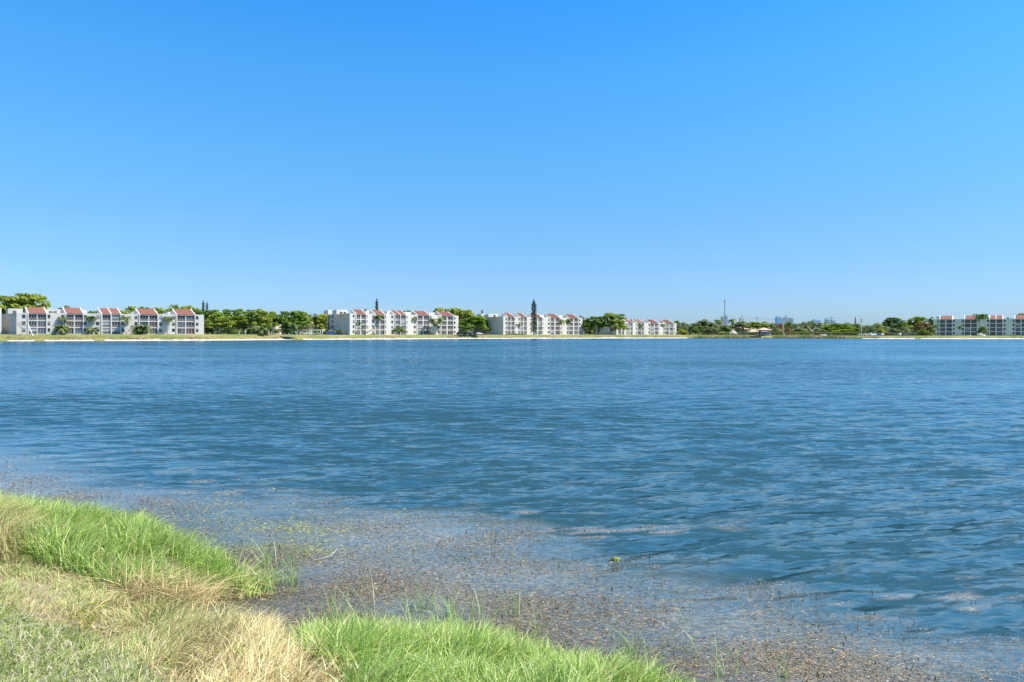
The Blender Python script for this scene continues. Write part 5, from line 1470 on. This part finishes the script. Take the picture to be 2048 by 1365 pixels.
CARS = [
 (499, 352, 'black', 'saloon', .3, 'black saloon, first of the two dark cars under the carport'), (512, 350, 'navy', 'van', .2, 'dark navy car, second of the two under the carport'),
 (611, 358, 'white', 'saloon', .15, 'white saloon beside the lime shrub behind the posts'), (630, 362, 'white', 'van', .3, 'white van behind the posts near the shaded end wall'), (643, 366, 'black', 'saloon', .5, 'black saloon at the corner of the shaded end wall'),
 (662, 364, 'blue', 'van', .35, 'bright blue car parked before the shaded end wall'), (676, 366, 'black', 'pickup', .2, 'black pickup parked before the shaded end wall beside the blue car'),
 (934, 414, 'blue', 'saloon', -.1, 'long blue car past the end of the middle block'), (922, 420, 'black', 'van', .2, 'black car in deep shade against the middle block corner'), (946, 418, 'graphite', 'saloon', .4, 'dark grey car under the broad front tree'),
 (959, 424, 'white', 'saloon', .4, 'white car behind the stem of the broad front tree'), (978, 424, 'graphite', 'van', .15, 'dark grey car at the foot of the conifer block end wall'),
 (1357, 492, 'white', 'saloon', .5, 'white car at the end of the small far block'), (1366, 494, 'silver', 'van', .4, 'silver van next to the white car past the small far block'), (1374, 492, 'graphite', 'saloon', .3, 'dark grey saloon below the lime clipped shrub'),
 (1723, 442, 'silver', 'saloon', .05, 'silver car at the hedge end of the parked row'), (1732, 444, 'cream', 'saloon', .3, 'cream car second in the parked row by the hedge'), (1742, 442, 'white', 'van', .8, 'white van below the brown tinged shrub in the parked row'), (1750, 443, 'white', 'saloon', .9, 'white saloon beside the blue car in the parked row'),
 (1758, 442, 'blue', 'saloon', 1.0, 'blue saloon below the lime yellow shrub in the parked row'), (1766, 443, 'white', 'saloon', 1.0, 'white saloon between the blue and the maroon car'), (1773, 443, 'maroon', 'van', .9, 'maroon van in the middle of the parked row'), (1781, 444, 'plum', 'saloon', .8, 'plum coloured car beside the maroon van'),
 (1791, 442, 'graphite', 'saloon', .15, 'long dark grey car under the large dark tree'), (1801, 444, 'white', 'saloon', .7, 'white car beyond the long dark grey one'), (1810, 443, 'plum', 'van', .4, 'plum van near the end of the parked row'), (1819, 446, 'black', 'saloon', .6, 'black car last in the parked row'),
 (1805, 455, 'silver', 'van', .3, 'silver van showing behind the plum van'), (1830, 458, 'black', 'saloon', .4, 'black saloon beneath the red tipped tree'),
]
for px, d, colr, kind, yaw, label in CARS:
    me, glm, whm, wb = CARM[kind]
    root = tag(empty('parked_car', at(px, d, ground_z(px, d)), yaw), label, 'car', 'cars parked on the far shore')
    bd = bpy.data.objects.new('body', me); COL.objects.link(bd); bd.parent = root
    if not me.materials: me.materials.append(paint(colr))
    bd.material_slots[0].link = 'OBJECT'; bd.material_slots[0].material = paint(colr)
    g = bpy.data.objects.new('window', glm); COL.objects.link(g); g.parent = root
    for sx in (-wb, wb):
        for sy in (-.84, .84):
            w_ = bpy.data.objects.new('wheel', whm); COL.objects.link(w_); w_.parent = root; w_.location = (sx, sy, .33)

# ------------------------------------------------------------------ posts, poles, mast
POSTS = [(491, 'beside the black saloon'), (504, 'between the two dark cars'), (519, 'past the navy car'), (537, 'at the edge of the salmon wall'), (545.5, 'below the salmon wall'), (556, 'beside the small green shrub'), (566, 'before the great domed tree'), (580.5, 'under the slim pale palm'), (588, 'under the bright arching palm'), (594.5, 'just past the arching palm'), (600, 'thickest, before the white saloon'), (619, 'just past the white saloon'), (622.5, 'touching the white van'), (634, 'behind the low yellow palm'), (641, 'before the black saloon at the corner'), (645, 'last before the shaded end wall')]
for px, where in POSTS:
    d = 342 + (px - 490) * .09; m = MB(); h = 2.0; w = .16 if px != 600 else .3
    m.box(-w, w, -w, w, -.3, h); m.add([(-w - .05, -w - .05, h), (w + .05, -w - .05, h), (w + .05, w + .05, h), (-w - .05, w + .05, h), (0, 0, h + .25)], [(0, 1, 4), (1, 2, 4), (2, 3, 4), (3, 0, 4), (3, 2, 1, 0)])
    tag(m.build('white_post', M['trim'], loc=at(px, d, ground_z(px, d))), 'white post on the lawn edge ' + where, 'post', 'white posts along the car park lawn')
m = MB(); m.box(-.75, .75, -.4, .4, -.1, 1.25); m.box(-.85, .85, -.5, .5, 1.25, 1.4)
tag(m.build('utility_box', M['trim'], loc=at(475.5, 322, ground_z(475.5, 322))), 'white utility box on the lawn below the row of trees', 'utility box')
SILLS = [(612, 346), (617, 346), (627, 348), (634, 350), (641, 350), (645, 351)]
for i, (px, d) in enumerate(SILLS):
    dd = float(shore(px)) - 1.2; m = MB(); m.tube([(0, 0, -1), (.05, 0, .75), (.12, 0, 1.3)], [.09, .07, .05], 6)
    tag(m.build('mooring_stake', M['wood'], loc=at(px, dd, 0)), 'weathered stake standing in the water along the beach before the white cars', 'stake', 'stakes in the water before the white cars')

def pole(px, d, top, label, arm=1.6, m1='pole', narms=1):
    z0 = ground_z(px, d); h = zof(top, d) - z0
    root = tag(empty('utility_pole', at(px, d, z0)), label, 'utility pole', 'utility poles on the far shore')
    m = MB(); m.tube([(0, 0, -.5), (0, 0, h * .5), (0, 0, h)], [.26, .22, .16], 8); m.build('shaft', M[m1], root)
    for k in range(narms):
        m = MB(); zz = h - .7 - k * 1.5; m.box(-arm, arm, -.34, -.2, zz, zz + .22)
        ca = m.build('crossarm', M['wood'], root)
        m = MB()
        for x in (-arm * .85, -arm * .3, arm * .3, arm * .85): m.tube([(x, -.27, zz + .22), (x, -.27, zz + .6)], [.09, .06], 6)
        m.build('insulator', M['bar'], ca)
    return at(px, d, z0 + h)
ends = [pole(1394, 640, 641, 'thin utility pole behind the grey green tree', 1.4), pole(1446, 620, 634, 'utility pole with a wide cross arm before the pale narrow tower', 2.6), pole(1514, 600, 634.5, 'utility pole above the tan tiled roofs', 1.6, narms=2),
        pole(1567.3, 495, 636.5, 'tall pale utility pole standing beside the orange red tree', 1.1, 'pole_white'), pole(1722.3, 485, 637.5, 'tall pale utility pole at the head of the parked row', 1.3, 'pole_white', 2)]
for (p, q, lab) in ((ends[0], ends[1], 'sagging wire between the thin pole and the wide armed pole'), (ends[1], ends[2], 'sagging wire between the wide armed pole and the one over the tan roofs'), (ends[2], ends[3], 'sagging wire from the pole over the tan roofs to the pale pole')):
    m = MB(); m.tube([p.lerp(q, t / 10) + Vector((0, 0, -.5 - 3.2 * 4 * (t / 10) * (1 - t / 10) * .35)) for t in range(11)], [.05] * 11, 4)
    tag(m.build('power_line', M['ac']), lab, 'power line', 'power lines')

def mast():
    px, d = 1449.6, 1250; z0 = 2.5; h = zof(600.5, d) - z0
    root = tag(empty('radio_mast', at(px, d, z0)), 'very tall thin radio mast rising high above the trees', 'radio mast')
    m = MB(); m.tube([(0, 0, -1), (0, 0, h * .45), (0, 0, h * .97)], [1.0, .85, .65], 10); m.build('shaft', M['steel'], root)
    m = MB()
    for k in range(3):
        a = k * 2.094; m.box(math.cos(a) * 1.6 - .3, math.cos(a) * 1.6 + .3, math.sin(a) * 1.6 - .3, math.sin(a) * 1.6 + .3, h * .955, h)
    m.tube([(0, 0, h * .965), (0, 0, h * .975)], [1.7, 1.7], 10); m.build('antenna', M['steel'], root)
mast()
# pale leaning trunk in the feathery trees
m = MB(); d = 488; m.tube([(1.4, 0, -.3), (.4, 0, 2.4), (-1.6, 0, 5.0), (-3.4, .2, 7.0)], [.45, .38, .28, .14], 8); m.tube([(.2, 0, 2.8), (2.0, 0, 4.6), (3.2, .2, 6.6)], [.25, .2, .1], 7)
tag(m.build('silver_trunk', M['trunk_pale'], loc=at(1623.5, d, ground_z(1623.5, d))), 'silver leaning bare trunk over the clipped hedge below the slate tower', 'tree')

SUN = 4.9
SKY = 0.0615
SKYGAIN = 2.73
SKYTINT = [(0.0, (.315, .452, .705)), (.05, (.282, .425, .68)), (.095, (.274, .435, .63)), (.15, (.275, .478, .645)), (.253, (.255, .579, .76)), (.348, (.215, .632, .884)), (.439, (.15, .633, 1.0)), (.62, (.20, .62, .95)), (1.0, (.36, .60, .80))]
# ------------------------------------------------------------------ camera, sun and sky
cam = bpy.data.cameras.new('camera'); co = bpy.data.objects.new('camera', cam); COL.objects.link(co)
cam.sensor_width = 36.0; cam.lens = 36.0 * F / 2048.0
co.location = (0, 0, EYE); co.rotation_euler = (R(90), 0, 0)
cam.shift_y = (HZ - 682.5) / 2048.0
cam.clip_start = .1; cam.clip_end = 20000
sc.camera = co

EL = 56.0
SUNV = Vector((.97, -.24, 0)).normalized() * math.cos(R(EL)) + Vector((0, 0, math.sin(R(EL))))
sl = bpy.data.lights.new('sun', 'SUN'); so = bpy.data.objects.new('sun', sl); COL.objects.link(so)
sl.energy = SUN; sl.angle = R(.53); sl.color = (1.0, .955, .88)
so.rotation_euler = SUNV.to_track_quat('Z', 'Y').to_euler(); so.location = (30, -10, 60)

w = bpy.data.worlds.new('World'); sc.world = w; w.use_nodes = True
nt = NT(w)
out = nt.n('ShaderNodeOutputWorld'); bg = nt.n('ShaderNodeBackground', i_Strength=SKY)
sky = nt.n('ShaderNodeTexSky', sky_type='NISHITA', sun_disc=False, sun_elevation=R(EL), altitude=0.0, air_density=1.0, dust_density=.6, ozone_density=2.0)
sky.sun_rotation = math.atan2(SUNV.x, SUNV.y)
src = sky.outputs[0]
if SKYTINT:
    tc = nt.n('ShaderNodeTexCoord'); sp = nt.n('ShaderNodeSeparateXYZ'); nt.l(tc.outputs['Generated'], sp.inputs[0])
    rp = ramp(nt, sp.outputs['Z'], SKYTINT)
    mx = nt.n('ShaderNodeVectorMath', operation='MULTIPLY'); nt.l(src, mx.inputs[0]); nt.l(rp, mx.inputs[1]); src = mx.outputs[0]
    mx2 = nt.n('ShaderNodeVectorMath', operation='SCALE'); mx2.inputs['Scale'].default_value = SKYGAIN; nt.l(src, mx2.inputs[0]); src = mx2.outputs[0]
nt.l(src, bg.inputs[0]); nt.l(bg.outputs[0], out.inputs[0])

sc.view_settings.view_transform = 'Standard'; sc.view_settings.look = 'None'; sc.view_settings.gamma = 1.0; sc.view_settings.use_curve_mapping = False
sc.view_settings.exposure = 0.70
sc.cycles.use_denoising = False
sc.cycles.max_bounces = 6; sc.cycles.diffuse_bounces = 2; sc.cycles.glossy_bounces = 2; sc.cycles.transmission_bounces = 3; sc.cycles.volume_bounces = 0; sc.cycles.transparent_max_bounces = 6
sc.cycles.caustics_reflective = False; sc.cycles.caustics_refractive = False
